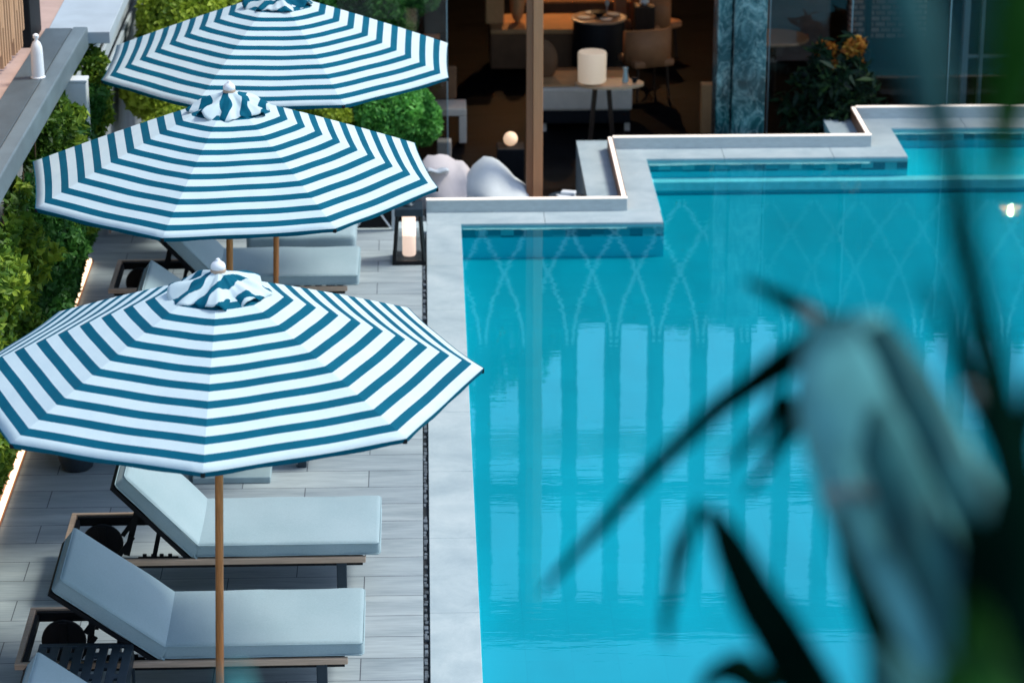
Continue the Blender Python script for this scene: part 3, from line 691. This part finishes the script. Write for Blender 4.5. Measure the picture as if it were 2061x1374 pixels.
# timber post on the terrace
po = thing('timber_post', 'square brown timber post standing on the terrace behind the bean bags', 'post', (1.02, 25.25, -.5))
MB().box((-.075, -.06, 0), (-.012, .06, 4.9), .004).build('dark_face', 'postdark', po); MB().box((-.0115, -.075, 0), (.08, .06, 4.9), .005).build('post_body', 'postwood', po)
# marble column
mc = thing('marble_column', 'green veined marble column rising behind the middle parapet', 'column', (3.29, 28.0, -.5))
MB().box((-.09, -.25, 0), (.26, .25, 2.85), .012).build('column_shaft', 'marble', mc); MB().box((-.25, -.18, 0), (-.094, .25, 2.85), .012).build('column_return', 'marble', mc); MB().box((-.27, -.27, 0), (.28, .27, .08), .01).build('column_base', 'black', mc)
# glazing to the right of the column and glass edge at left
for i, (x0, x1, y_, lb) in enumerate([(3.68, 4.5, 28.5, 'clear glass pane between the marble column and the flowering plant'), (4.53, 5.55, 28.3, 'clear glass pane behind the flowering plant above the last parapet'), (5.58, 7.2, 28.3, 'clear glass pane at the far right above the last parapet')]):
    g = thing('glass_pane', lb, 'glass pane', ((x0 + x1) / 2, y_, -.5), 0, 'glass panes of the restaurant front'); h = (x1 - x0) / 2
    MB().box((-h, 0, 0), (h, .012, 2.9)).build('pane', 'glass', g); MB().box((-h - .012, -.005, 0), (-h - .002, .018, 2.9)).build('pane_edge', 'gedge', g)
g = thing('glass_pane', 'glass pane above the bean bags left of the timber post', 'glass pane', (-.35, 27.1, -.5), 0, 'glass panes of the restaurant front')
MB().box((-.55, 0, 0), (.55, .012, 2.9)).build('pane', 'glass', g); MB().box((.552, -.004, 0), (.562, .016, 2.9)).build('pane_edge', 'gedge', g)
tag(MB().box((4.98, 30.2, -.5), (5.05, 30.3, 2.4), .01).build('mullion', 'black'), 'dark upright mullion behind the flowering plant', 'mullion')
tag(MB().box((5.9, 29.2, -.5), (5.97, 29.3, 2.4), .005).box((6.1, 29.2, -.5), (6.14, 29.3, 2.4), .005).box((5.9, 29.22, .25), (8, 29.26, .28)).build('door_frame', 'gedge'), 'thin grey door frame at the far right of the restaurant', 'door frame')
tag(MB().box((3.75, 33.0, -.5), (5.0, 33.15, 2.4)).build('plaster_wall', 'greybrown'), 'worn grey brown plaster wall seen through the glass right of the column', 'wall')
tag(MB().box((5.08, 32.0, -.2), (6.0, 32.15, 2.4)).build('woven_panel', 'brick'), 'gridded brown wall panel behind the flowering plant', 'wall panel')

# furniture, terrace level -.5
FZ = -.5
def beanbag(x, y, s, mat, lb, rz, sl=0):
    t = thing('bean_bag', lb, 'bean bag', (x, y, FZ), rz, 'bean bags on the sunken terrace')
    bm = bmesh.new(); bmesh.ops.create_icosphere(bm, subdivisions=4, radius=1)
    for v in bm.verts:
        p = v.co.copy(); z = max(-.75, p.z); u_ = (z + .75) / 1.75
        k_ = math.sqrt(max(1e-6, 1 - abs(p.z) ** 5.5) / max(1e-6, 1 - p.z ** 2)); k_ = min(k_, 3); an = math.atan2(p.y, p.x)
        wr = 1 + .03 * math.sin(5 * an + 4 * z + 1)
        x_, y_, z_ = p.x * k_ * .30 * s * wr * (.96 + .2 * u_), p.y * k_ * .33 * wr, u_ * .80
        if p.y < .25 and u_ > .45: z_ -= (.25 - p.y * k_) * .42 * (u_ - .45)
        z_ *= 1 - sl * max(0, p.x * k_ + .25) * u_
        z_ += (.02 * math.sin(11 * p.x * k_ + 2) + .05 * max(0, 1 - abs(p.x * k_ + .35) * 4)) * u_ ** 3
        y_ -= .03 * math.exp(-((p.x * k_ - .1 - .5 * u_) ** 2) * 60) * u_
        v.co = Vector((x_, y_, z_))
    b = MB(); b.bm.free(); b.bm = bm; b.build('bag', mat, t, True)
    if sl < .1: MB().path([Vector((.045 * math.cos(a) - .03, .12, .745 + .05 * math.sin(a))) for a in [k * math.pi / 8 for k in range(9)]], .012).build('handle', mat, t, True)
    return t
beanbag(.17, 25.3, .95, 'beanpink', 'pinkish white bean bag, left one of the two behind the first parapet', .15, .06)
beanbag(.71, 25.2, 1.12, 'bean', 'pale grey bean bag next to the timber post', -.1, .42)
tw = thing('towel', 'white towel draped over the left bean bag', 'towel', (.11, 25.1, .06))
bm = bmesh.new(); G = [[bm.verts.new((i * .026 - .12, j * .03 - .13, .22 - .9 * abs(j * .03 - .05) ** 1.4 + .012 * math.sin(i * 1.1 + j * .5))) for j in range(10)] for i in range(9)]
for i in range(8):
    for j in range(9): bm.faces.new((G[i][j], G[i + 1][j], G[i + 1][j + 1], G[i][j + 1]))
b = MB(); b.bm.free(); b.bm = bm; o = b.build('cloth', 'white', tw, True); o.modifiers.new('s', 'SOLIDIFY').thickness = .012
def tray():
    t = thing('side_tray', 'low dark tray table with a crumpled white napkin behind the first parapet', 'tray table', (1.33, 25.15, FZ))
    MB().lathe([(.16, .42), (.175, .43), (.175, .45), (.16, .445), (.02, .44)], n=28).tube((0, 0, 0), (0, 0, .42), .02).lathe([(.11, 0), (.11, .012), (.02, .02)], n=24).build('tray', 'slate', t, True)
    MB().box((-.09, -.06, .45), (.08, .05, .47), .006, Matrix.Rotation(.4, 3, 'Z')).box((-.05, -.03, .472), (.09, .06, .5), .008, Matrix.Rotation(-.3, 3, 'Z')).build('napkin', 'white', t)
tray()
# globe lamp on dark plinth
gl_ = thing('globe_lamp', 'small glowing globe lamp on a black cube in the dark left of the timber post', 'lamp', (.86, 27.35, FZ))
MB().box((-.14, -.14, 0), (.14, .14, .33), .008).build('plinth', 'black', gl_)
bm = bmesh.new(); bmesh.ops.create_uvsphere(bm, u_segments=20, v_segments=14, radius=.075, matrix=Matrix.Translation((0, 0, .405))); b = MB(); b.bm.free(); b.bm = bm; b.build('globe', 'globe', gl_, True)
# sofa and table
sf = thing('sofa', 'long cream sofa under the round table to the right of the timber post', 'sofa', (1.75, 29.35, FZ))
MB().box((-.55, -.35, .24), (.5, .35, .5), .03).build('seat', 'offwhite', sf); MB().box((-.53, -.33, .1), (.48, .33, .238)).build('plinth', 'black', sf)
MB().box((-.55, .352, .24), (.5, .45, .53), .02).build('backrest', 'brownup', sf); MB().box((-.54, -.3, .501), (.49, .34, .525), .01).build('seat_top', 'orange', sf)
bm = bmesh.new(); bmesh.ops.create_uvsphere(bm, u_segments=20, v_segments=14, radius=1, matrix=Matrix.Translation((-.47, .1, .7)) @ Matrix.Diagonal((.17, .1, .24, 1))); b = MB(); b.bm.free(); b.bm = bm; b.build('back_pillow', 'brownup', sf, True)
for sx in (-.5, .42): MB().box((sx, -.3, 0), (sx + .06, -.24, .099)).build('leg', 'offwhite', sf)
rt_ = thing('round_table', 'light oval topped table with dark splayed legs in front of the cream sofa', 'table', (1.95, 28.35, FZ))
MB().lathe([(.34, .7), (.37, .705), (.37, .73), (.36, .735)], n=40, sq=.55).build('table_top', 'woodtop', rt_)
for sx in (-1, 1): MB().bar((sx * .07 - .08, 0, .7), (sx * .13 - .08, 0, 0), .075, .05).build('leg', 'darkwood', rt_)
tl = thing('table_lamp', 'squarish glowing cream table lamp on the oval table', 'lamp', (1.76, 28.3, FZ + .736))
MB().lathe([(.14, .02), (.15, .03), (.155, .33), (.145, .35)], n=28).build('lamp_shade', 'shade', tl, True); MB().lathe([(.1, 0), (.1, .012), (.03, .018)], n=20).build('lamp_base', 'black', tl)
cf = thing('coffee_set', 'small glass jug and dark cup on the oval table', 'tableware', (2.12, 28.35, FZ + .736))
MB().lathe([(.03, 0), (.035, .01), (.02, .12), (.03, .16)], n=16).build('jug', 'gedge', cf, True); MB().lathe([(.02, 0), (.035, .05), (.036, .055)], (.1, -.02, 0), 16).build('cup', 'black', cf, True)
# white bench to the left
wbn = thing('white_bench', 'white topped bench half hidden behind the clipped bush', 'bench', (.12, 28.6, FZ))
MB().box((-.3, -.2, .36), (.3, .2, .44), .01).build('bench_top', 'offwhite', wbn)
for sx in (-.3, .22): MB().box((sx, -.2, .06), (sx + .08, .2, .359), .006).build('leg', 'offwhite', wbn)
MB().box((-.28, .2, .44), (.2, .28, .8), .02).build('backrest', 'brownup', wbn)
tag(MB().box((.1, 27.9, FZ), (.25, 28.05, FZ + .22), .01).build('storage_cube', 'offwhite'), 'small pale cube on the floor below the white bench', 'cube seat')
# booth back left of the post
bo = thing('booth', 'amber lit booth seat behind the timber post', 'booth', (1.2, 31.6, FZ))
MB().box((-.45, -.2, .1), (.6, .6, .52), .02).build('seat', 'brownup', bo); MB().box((-.45, -.21, .521), (.6, .6, .58), .015).build('seat_top', 'orange', bo)
MB().box((-.5, .05, .581), (-.28, .5, 1.15), .02).build('arm_block', 'orange', bo)
bm = bmesh.new(); bmesh.ops.create_uvsphere(bm, u_segments=20, v_segments=14, radius=1, matrix=Matrix.Translation((-.12, .15, .85)) @ Matrix.Diagonal((.09, .16, .27, 1))); b = MB(); b.bm.free(); b.bm = bm; b.build('back_pillow', 'orange', bo, True)
bk = thing('wall_bench', 'long brown upholstered bench against the back of the restaurant', 'bench', (2.0, 33.7, FZ))
MB().box((-.8, -.3, 0), (.75, .3, .45), .03).build('seat', 'brownup', bk); MB().box((-.8, .302, 0), (.75, .5, .95), .03).build('backrest', 'brownup', bk)
for sx in (-.5, 0, .45): MB().box((sx - .2, .12, .452), (sx + .2, .3, .8), .05, Matrix.Rotation(.1, 3, 'X')).build('back_pillow', 'orange', bk)
# dark set table
dt = thing('draped_table', 'round table under a black cloth set with plates and glasses', 'table', (2.02, 31.3, FZ))
MB().lathe([(.3, 0), (.31, .3), (.3, .7), (.29, .72)], n=36).build('tablecloth', 'black', dt, True); MB().lathe([(.31, .722), (.325, .728), (.325, .745), (.31, .75)], n=36).build('table_top', 'woodtop', dt)
ps_ = thing('place_setting', 'white plates and dark bowls laid on the black draped table', 'tableware', (2.02, 31.3, FZ + .751))
for k in range(4):
    a = k * 1.57 + .4; MB().lathe([(.03, 0), (.075, .01), (.078, .014)], (.19 * math.cos(a), .19 * math.sin(a), 0), 18).build('plate', 'white', ps_, True)
MB().lathe([(.03, 0), (.09, .05), (.1, .06), (.08, .06)], n=18).build('bowl', 'black', ps_, True); MB().tube((.1, .1, 0), (.1, .1, .1), .006).lathe([(.012, .1), (.025, .13), (.022, .17)], (.1, .1, 0), 12).build('wine_glass', 'gedge', ps_, True)
def chair(x, y, rz, lb):
    t = thing('armchair', lb, 'chair', (x, y, FZ), rz, 'tan leather restaurant chairs')
    MB().box((-.25, -.25, .38), (.25, .25, .47), .03).build('seat', 'leather', t)
    bm = bmesh.new(); n = 16; rows = []
    for i in range(n + 1):
        a = math.pi * (1.0 + .0) * i / n; rr = .29; rows.append([(bm.verts.new((rr * math.cos(a), rr * math.sin(a) * .95, z)), ) for z in (.4, .6, .78 + .05 * math.sin(a))])
    for i in range(n):
        for j in range(2): bm.faces.new((rows[i][j][0], rows[i + 1][j][0], rows[i + 1][j + 1][0], rows[i][j + 1][0]))
    b = MB(); b.bm.free(); b.bm = bm; o = b.build('backrest', 'leather', t, True); o.modifiers.new('s', 'SOLIDIFY').thickness = .035
    for sx in (-.2, .2):
        for sy in (-.2, .2): MB().tube((sx, sy, 0), (sx * .9, sy * .9, .38), .014, .018, 8).build('leg', 'darkwood', t)
chair(2.52, 30.55, R_(200), 'tan leather tub chair to the right of the black draped table')
chair(2.75, 32.3, R_(130), 'tan leather tub chair farther back near the amber pillar')
pl_ = thing('pillar', 'amber lit square pillar behind the round set table', 'pillar', (2.35, 32.4, FZ))
MB().box((-.07, -.07, 0), (.07, .07, 2.9), .01).build('pillar_shaft', 'leather', pl_); MB().box((-.09, -.09, 1.0), (.09, .09, 1.04)).build('pillar_band', 'orange', pl_)
tag(MB().box((3.0, 28.9, FZ), (3.14, 29.05, FZ + .55), .008).build('wood_stool', 'orange'), 'small plain wooden stool just left of the marble column', 'stool')
vs_ = thing('vase', 'white vase with dried stems on a ledge behind the tan chair', 'vase', (2.6, 31.9, FZ + 0)); MB().box((-.12, -.12, 0), (.12, .12, .75), .01).build('stand', 'darkwood', vs_)
MB().lathe([(.03, .751), (.06, .78), (.05, .84), (.02, .88), (.025, .9)], n=16).build('vase_body', 'bottlew', vs_, True)
b = MB()
for k in range(7): a = k * .9; b.tube((0, 0, .9), (.09 * math.cos(a), .09 * math.sin(a), 1.15 + .03 * k), .004, .006, 5)
b.build('dried_stems', 'offwhite', vs_)
sm_ = thing('side_shelf', 'low dark shelf with a pale top inside the left glass', 'shelf', (-.1, 30.2, FZ)); MB().box((-.5, -.1, 0), (.25, .1, .78)).build('cabinet', 'darkwall', sm_); MB().box((-.5, -.12, .781), (.25, .1, .8)).build('top', 'postwood', sm_)
# dining group seen through the glass at right
rd = thing('dining_table', 'pale round dining table seen through the glass left of the flowering plant', 'table', (3.95, 30.3, FZ))
MB().lathe([(.38, .71), (.4, .715), (.4, .735), (.39, .74)], n=36).build('table_top', 'woodtop', rd); MB().tube((0, 0, 0), (0, 0, .71), .04).build('leg', 'darkwood', rd)
rd2 = thing('serving_counter', 'pale topped serving counter at the top of the photo through the glass', 'counter', (4.3, 32.3, FZ)); MB().box((-.45, -.2, 0), (.55, .3, .9)).build('counter_body', 'greybrown', rd2); MB().box((-.47, -.22, .901), (.57, .32, .93), .006).build('counter_top', 'offwhite', rd2)
# flowering plant
fp = thing('flowering_plant', 'big dark leafed plant with orange flowers in front of the glass', 'plant', (4.3, 27.98, FZ))
b = MB(); P = []; T = []
for k in range(60):
    a = random.uniform(0, 6.28); el = random.uniform(.15, 1.45); L = random.uniform(.55, .95) * (1.15 if el > 1 else .95)
    q = [Vector((math.cos(a) * math.cos(el) * L * s_ * .8, math.sin(a) * math.cos(el) * L * s_ * .5, .35 + math.sin(el) * L * s_ - .35 * s_ * s_ * math.cos(el) * L)) for s_ in (0, .3, .6, .85, 1)]
    b.path(q, .006, 5)
    for s_ in np.linspace(.3, 1, 9):
        i = min(3, int(s_ * 4)); p = q[i].lerp(q[i + 1], s_ * 4 - i if i < 4 else 0)
        for _ in range(8): P.append([p.x + random.gauss(0, .04), p.y + random.gauss(0, .04), p.z + random.gauss(0, .04)]); T.append(random.random() * .8)
b.build('stem', 'bark', fp)
leaves(P, .06, 'foliage', 'lf_in', fp, np.array(T), 3.2)
pf = []
for k in range(9):
    c = (random.uniform(-.2, .25), random.uniform(-.15, .1), random.uniform(.95, 1.3)); p, _ = blob(c, (.06, .06, .09), 90, k); pf.append(p)
leaves(np.concatenate(pf), .035, 'flower', 'flower', fp, rng.random(len(np.concatenate(pf))), 2.5)
MB().lathe([(.1, .0), (.13, .02), (.17, .3), (.175, .34), (.15, .34)], n=28).build('pot', 'terracotta', fp, True)
# the restaurant's own ceiling lamps (their light is what makes the room amber)
for x, y, e, lb in [(1.2, 33.6, 90, 'small brass ceiling lamp hanging at the back behind the amber booth'), (2.7, 34.3, 75, 'small brass ceiling lamp hanging above the wall behind the back bench'), (7.0, 31.2, 30, 'small brass ceiling lamp hanging behind the glass at the far right')]:
    t = thing('ceiling_lamp', lb, 'lamp', (x, y, 2.05), 0, 'ceiling lamps of the restaurant')
    MB().lathe([(.02, .25), (.06, .2), (.15, .05), (.15, .03), (.145, .034), (.055, .19), (.012, .2)], n=20).build('lamp_shade', 'postdark', t, True); MB().tube((0, 0, .25), (0, 0, .37), .008).build('rod', 'black', t)
    ld = bpy.data.lights.new('lamp_light', 'POINT'); ld.energy = e; ld.color = (1, .55, .24); ld.shadow_soft_size = .03; lo_ = bpy.data.objects.new('lamp_light', ld); COL.objects.link(lo_); lo_.parent = t; lo_.location = (0, 0, .09)

# ================================================================== FOREGROUND PALM
M['palmdark'] = mottled('palm_leaf_dark', (.001, .007, .0045), .4, 6, .9, (1, 1, 1), .2, Specular_IOR_Level=.0)
M['palmgreen'] = mottled('palm_leaf_green', (.006, .05, .004), .4, 6, .8, Specular_IOR_Level=.1)
M['palmgrey'] = mottled('palm_leaf_bluegrey', (.1, .32, .33), .35, 5, .7, (3, 3, 1), .2, Specular_IOR_Level=.05)
M['palmteal'] = mottled('palm_leaf_teal', (.01, .075, .08), .5, 6, .7, (2, 2, 1), .2, Specular_IOR_Level=.2)
M['palmtip'] = mottled('palm_leaf_dry_edge', (.19, .24, .23), .2, 6, .7)
pm = thing('palm_plant', 'large blurred palm plant in the foreground filling the lower right corner', 'palm', (1.3, 3.6, 3.6))
PI_ = Matrix.Translation((-1.3, -3.6, -3.6))
def blade(pts, mat, name='frond', parent=pm, fold=.25):
    # pts: (u, v, width_px, distance m) along the midrib; a folded blade with real size and thickness
    P = [dist_pt(u, v, d * DK) for u, v, w_, d in pts]; Wd = [w_ * d * DK / 5500 for u, v, w_, d in pts]
    Q = []; WW = []; n = len(P)
    def cr(a, b, c, d, t): return .5 * ((2 * b) + (c - a) * t + (2 * a - 5 * b + 4 * c - d) * t * t + (3 * b - a - 3 * c + d) * t ** 3)
    for i in range(n - 1):
        for k in range(8):
            t = k / 8; g = lambda A, j: A[max(0, min(n - 1, j))]
            Q.append(cr(g(P, i - 1), P[i], P[i + 1], g(P, i + 2), t)); WW.append(max(.0008, Wd[i] + (Wd[i + 1] - Wd[i]) * t))
    Q.append(P[-1]); WW.append(max(.0008, Wd[-1]))
    bm = bmesh.new(); rows = []
    for i, (q, ww) in enumerate(zip(Q, WW)):
        tg = (Q[min(i + 1, len(Q) - 1)] - Q[max(i - 1, 0)]).normalized(); side = tg.cross(FW).normalized(); nr = side.cross(tg)
        rows.append([bm.verts.new(q + side * s_ * ww * .5 + nr * (abs(s_) * ww * fold + .004 * math.sin(i * .7 + s_ * 4))) for s_ in (-1, -.5, 0, .5, 1)])
    for a, b in zip(rows, rows[1:]):
        for j in range(4): bm.faces.new((a[j], a[j + 1], b[j + 1], b[j])).smooth = True
    me = bpy.data.meshes.new(name); bm.to_mesh(me); bm.free(); me.materials.append(M[mat])
    o = bpy.data.objects.new(name, me); COL.objects.link(o); o.parent = parent; o.matrix_parent_inverse = PI_; md = o.modifiers.new('s', 'SOLIDIFY'); md.thickness = .0015; return o
DK = .74
# the broad grey-blue folded leaf
blade([(1700, 640, 110, 4.3), (1712, 690, 210, 4.3), (1745, 800, 290, 4.25), (1800, 930, 330, 4.2), (1870, 1080, 350, 4.1), (1950, 1250, 360, 4.0), (2030, 1450, 360, 3.9), (2100, 1640, 250, 3.9)], 'palmgrey', fold=.12)
blade([(1760, 655, 60, 4.2), (1830, 760, 90, 4.15), (1900, 900, 90, 4.1), (1980, 1060, 90, 4.0), (2070, 1240, 90, 4.0)], 'palmteal')
blade([(1760, 820, 20, 4.1), (1785, 900, 110, 4.08), (1840, 1040, 120, 4.05), (1910, 1200, 110, 4.0), (1990, 1400, 110, 3.9), (2060, 1560, 90, 3.9)], 'palmteal')  # darker blade painted in as the inner shade of the broad leaf
blade([(1690, 900, 10, 4.15), (1720, 1010, 36, 4.12), (1790, 1180, 44, 4.1), (1880, 1400, 50, 4.0)], 'palmgrey')
blade([(1650, 1000, 24, 4.12), (1740, 992, 34, 4.12), (1810, 1005, 10, 4.12)], 'palmtip')
# long thin stem to the left
blade([(1090, 1190, 8, 5.4), (1200, 1070, 26, 5.2), (1330, 930, 34, 5.0), (1450, 820, 42, 4.8), (1560, 745, 60, 4.6), (1650, 690, 70, 4.4), (1720, 655, 60, 4.3)], 'palmdark')
blade([(1500, 565, 8, 5.0), (1570, 595, 34, 4.8), (1650, 640, 46, 4.6), (1730, 680, 40, 4.4)], 'palmdark')
blade([(1610, 615, 10, 4.65), (1640, 640, 30, 4.6), (1670, 668, 16, 4.55)], 'palmtip')
# leaflets under the fold
for u0, v0, u1, v1 in ((1580, 790, 1460, 940), (1600, 800, 1500, 1000), (1590, 820, 1545, 930), (1620, 780, 1580, 900)):
    blade([(u0, v0, 34, 4.7), ((u0 + u1) / 2 + 12, (v0 + v1) / 2, 30, 4.75), (u1, v1, 5, 4.8)], 'palmdark')
# dark drooping leaf at centre bottom
blade([(1425, 1020, 24, 4.4), (1465, 1090, 70, 4.35), (1515, 1190, 92, 4.3), (1575, 1290, 104, 4.25), (1650, 1420, 110, 4.2), (1730, 1560, 100, 4.1)], 'palmdark')
blade([(1410, 1010, 16, 4.5), (1370, 1110, 38, 4.55), (1345, 1230, 22, 4.6), (1340, 1300, 5, 4.6)], 'palmdark')
blade([(1680, 1030, 10, 3.85), (1706, 1120, 40, 3.82), (1756, 1240, 60, 3.8), (1830, 1400, 80, 3.75), (1910, 1560, 90, 3.7)], 'palmdark')
blade([(1560, 1400, 60, 4.4), (1490, 1350, 70, 4.4), (1440, 1360, 40, 4.4), (1400, 1400, 8, 4.4)], 'palmdark')
# tall dark diagonal at right
DK = .62
blade([(1880, 60, 10, 3.9), (1905, 240, 50, 3.8), (1935, 440, 60, 3.7), (1970, 620, 70, 3.6), (2010, 800, 90, 3.5), (2060, 1000, 120, 3.4), (2110, 1300, 170, 3.3)], 'palmdark')
blade([(2110, 760, 50, 3.6), (2065, 880, 60, 3.6), (2050, 1100, 150, 3.5), (2050, 1500, 220, 3.4)], 'palmdark')
blade([(1870, 560, 16, 4.0), (1940, 760, 34, 4.0), (2020, 930, 50, 3.9), (2110, 1080, 60, 3.9)], 'palmdark')
blade([(1925, 790, 12, 3.9), (1965, 800, 30, 3.9), (2000, 815, 12, 3.9)], 'palmtip')
blade([(2090, -160, 120, 3.1), (2060, 60, 130, 3.1), (2030, 240, 90, 3.15), (2000, 420, 10, 3.2)], 'palmgreen')
blade([(1800, -80, 90, 3.4), (1850, 90, 100, 3.4), (1880, 220, 60, 3.4), (1900, 330, 8, 3.4)], 'palmteal')
blade([(1960, 1200, 20, 3.4), (1975, 1290, 100, 3.4), (2000, 1400, 150, 3.3), (2030, 1560, 150, 3.2)], 'palmgreen')
blade([(1900, 1330, 20, 3.4), (1930, 1420, 140, 3.35), (1980, 1560, 160, 3.3)], 'palmgreen')
blade([(1930, 1040, 20, 3.8), (1990, 1120, 160, 3.75), (2040, 1250, 240, 3.7), (2080, 1450, 260, 3.6)], 'palmdark')
blade([(1750, 1290, 14, 4.0), (1800, 1380, 130, 4.0), (1850, 1480, 180, 3.9)], 'palmteal')
o = MB().tube((.66, 2.85, 0), (.62, 2.85, 6.08), .09, .05, 12).build('trunk', 'bark', pm); o.matrix_parent_inverse = PI_
pn2 = thing('leaf_plant', 'blurred teal leaf tip poking up at the bottom edge beside the parasol pole', 'plant', (-.45, 4.0, 5.5)); PI_ = Matrix.Translation((.45, -4.0, -5.5))
blade([(470, 1340, 16, 4.2), (472, 1362, 44, 4.2), (480, 1420, 56, 4.2), (500, 1560, 30, 4.1)], 'palmgrey', 'frond', pn2)
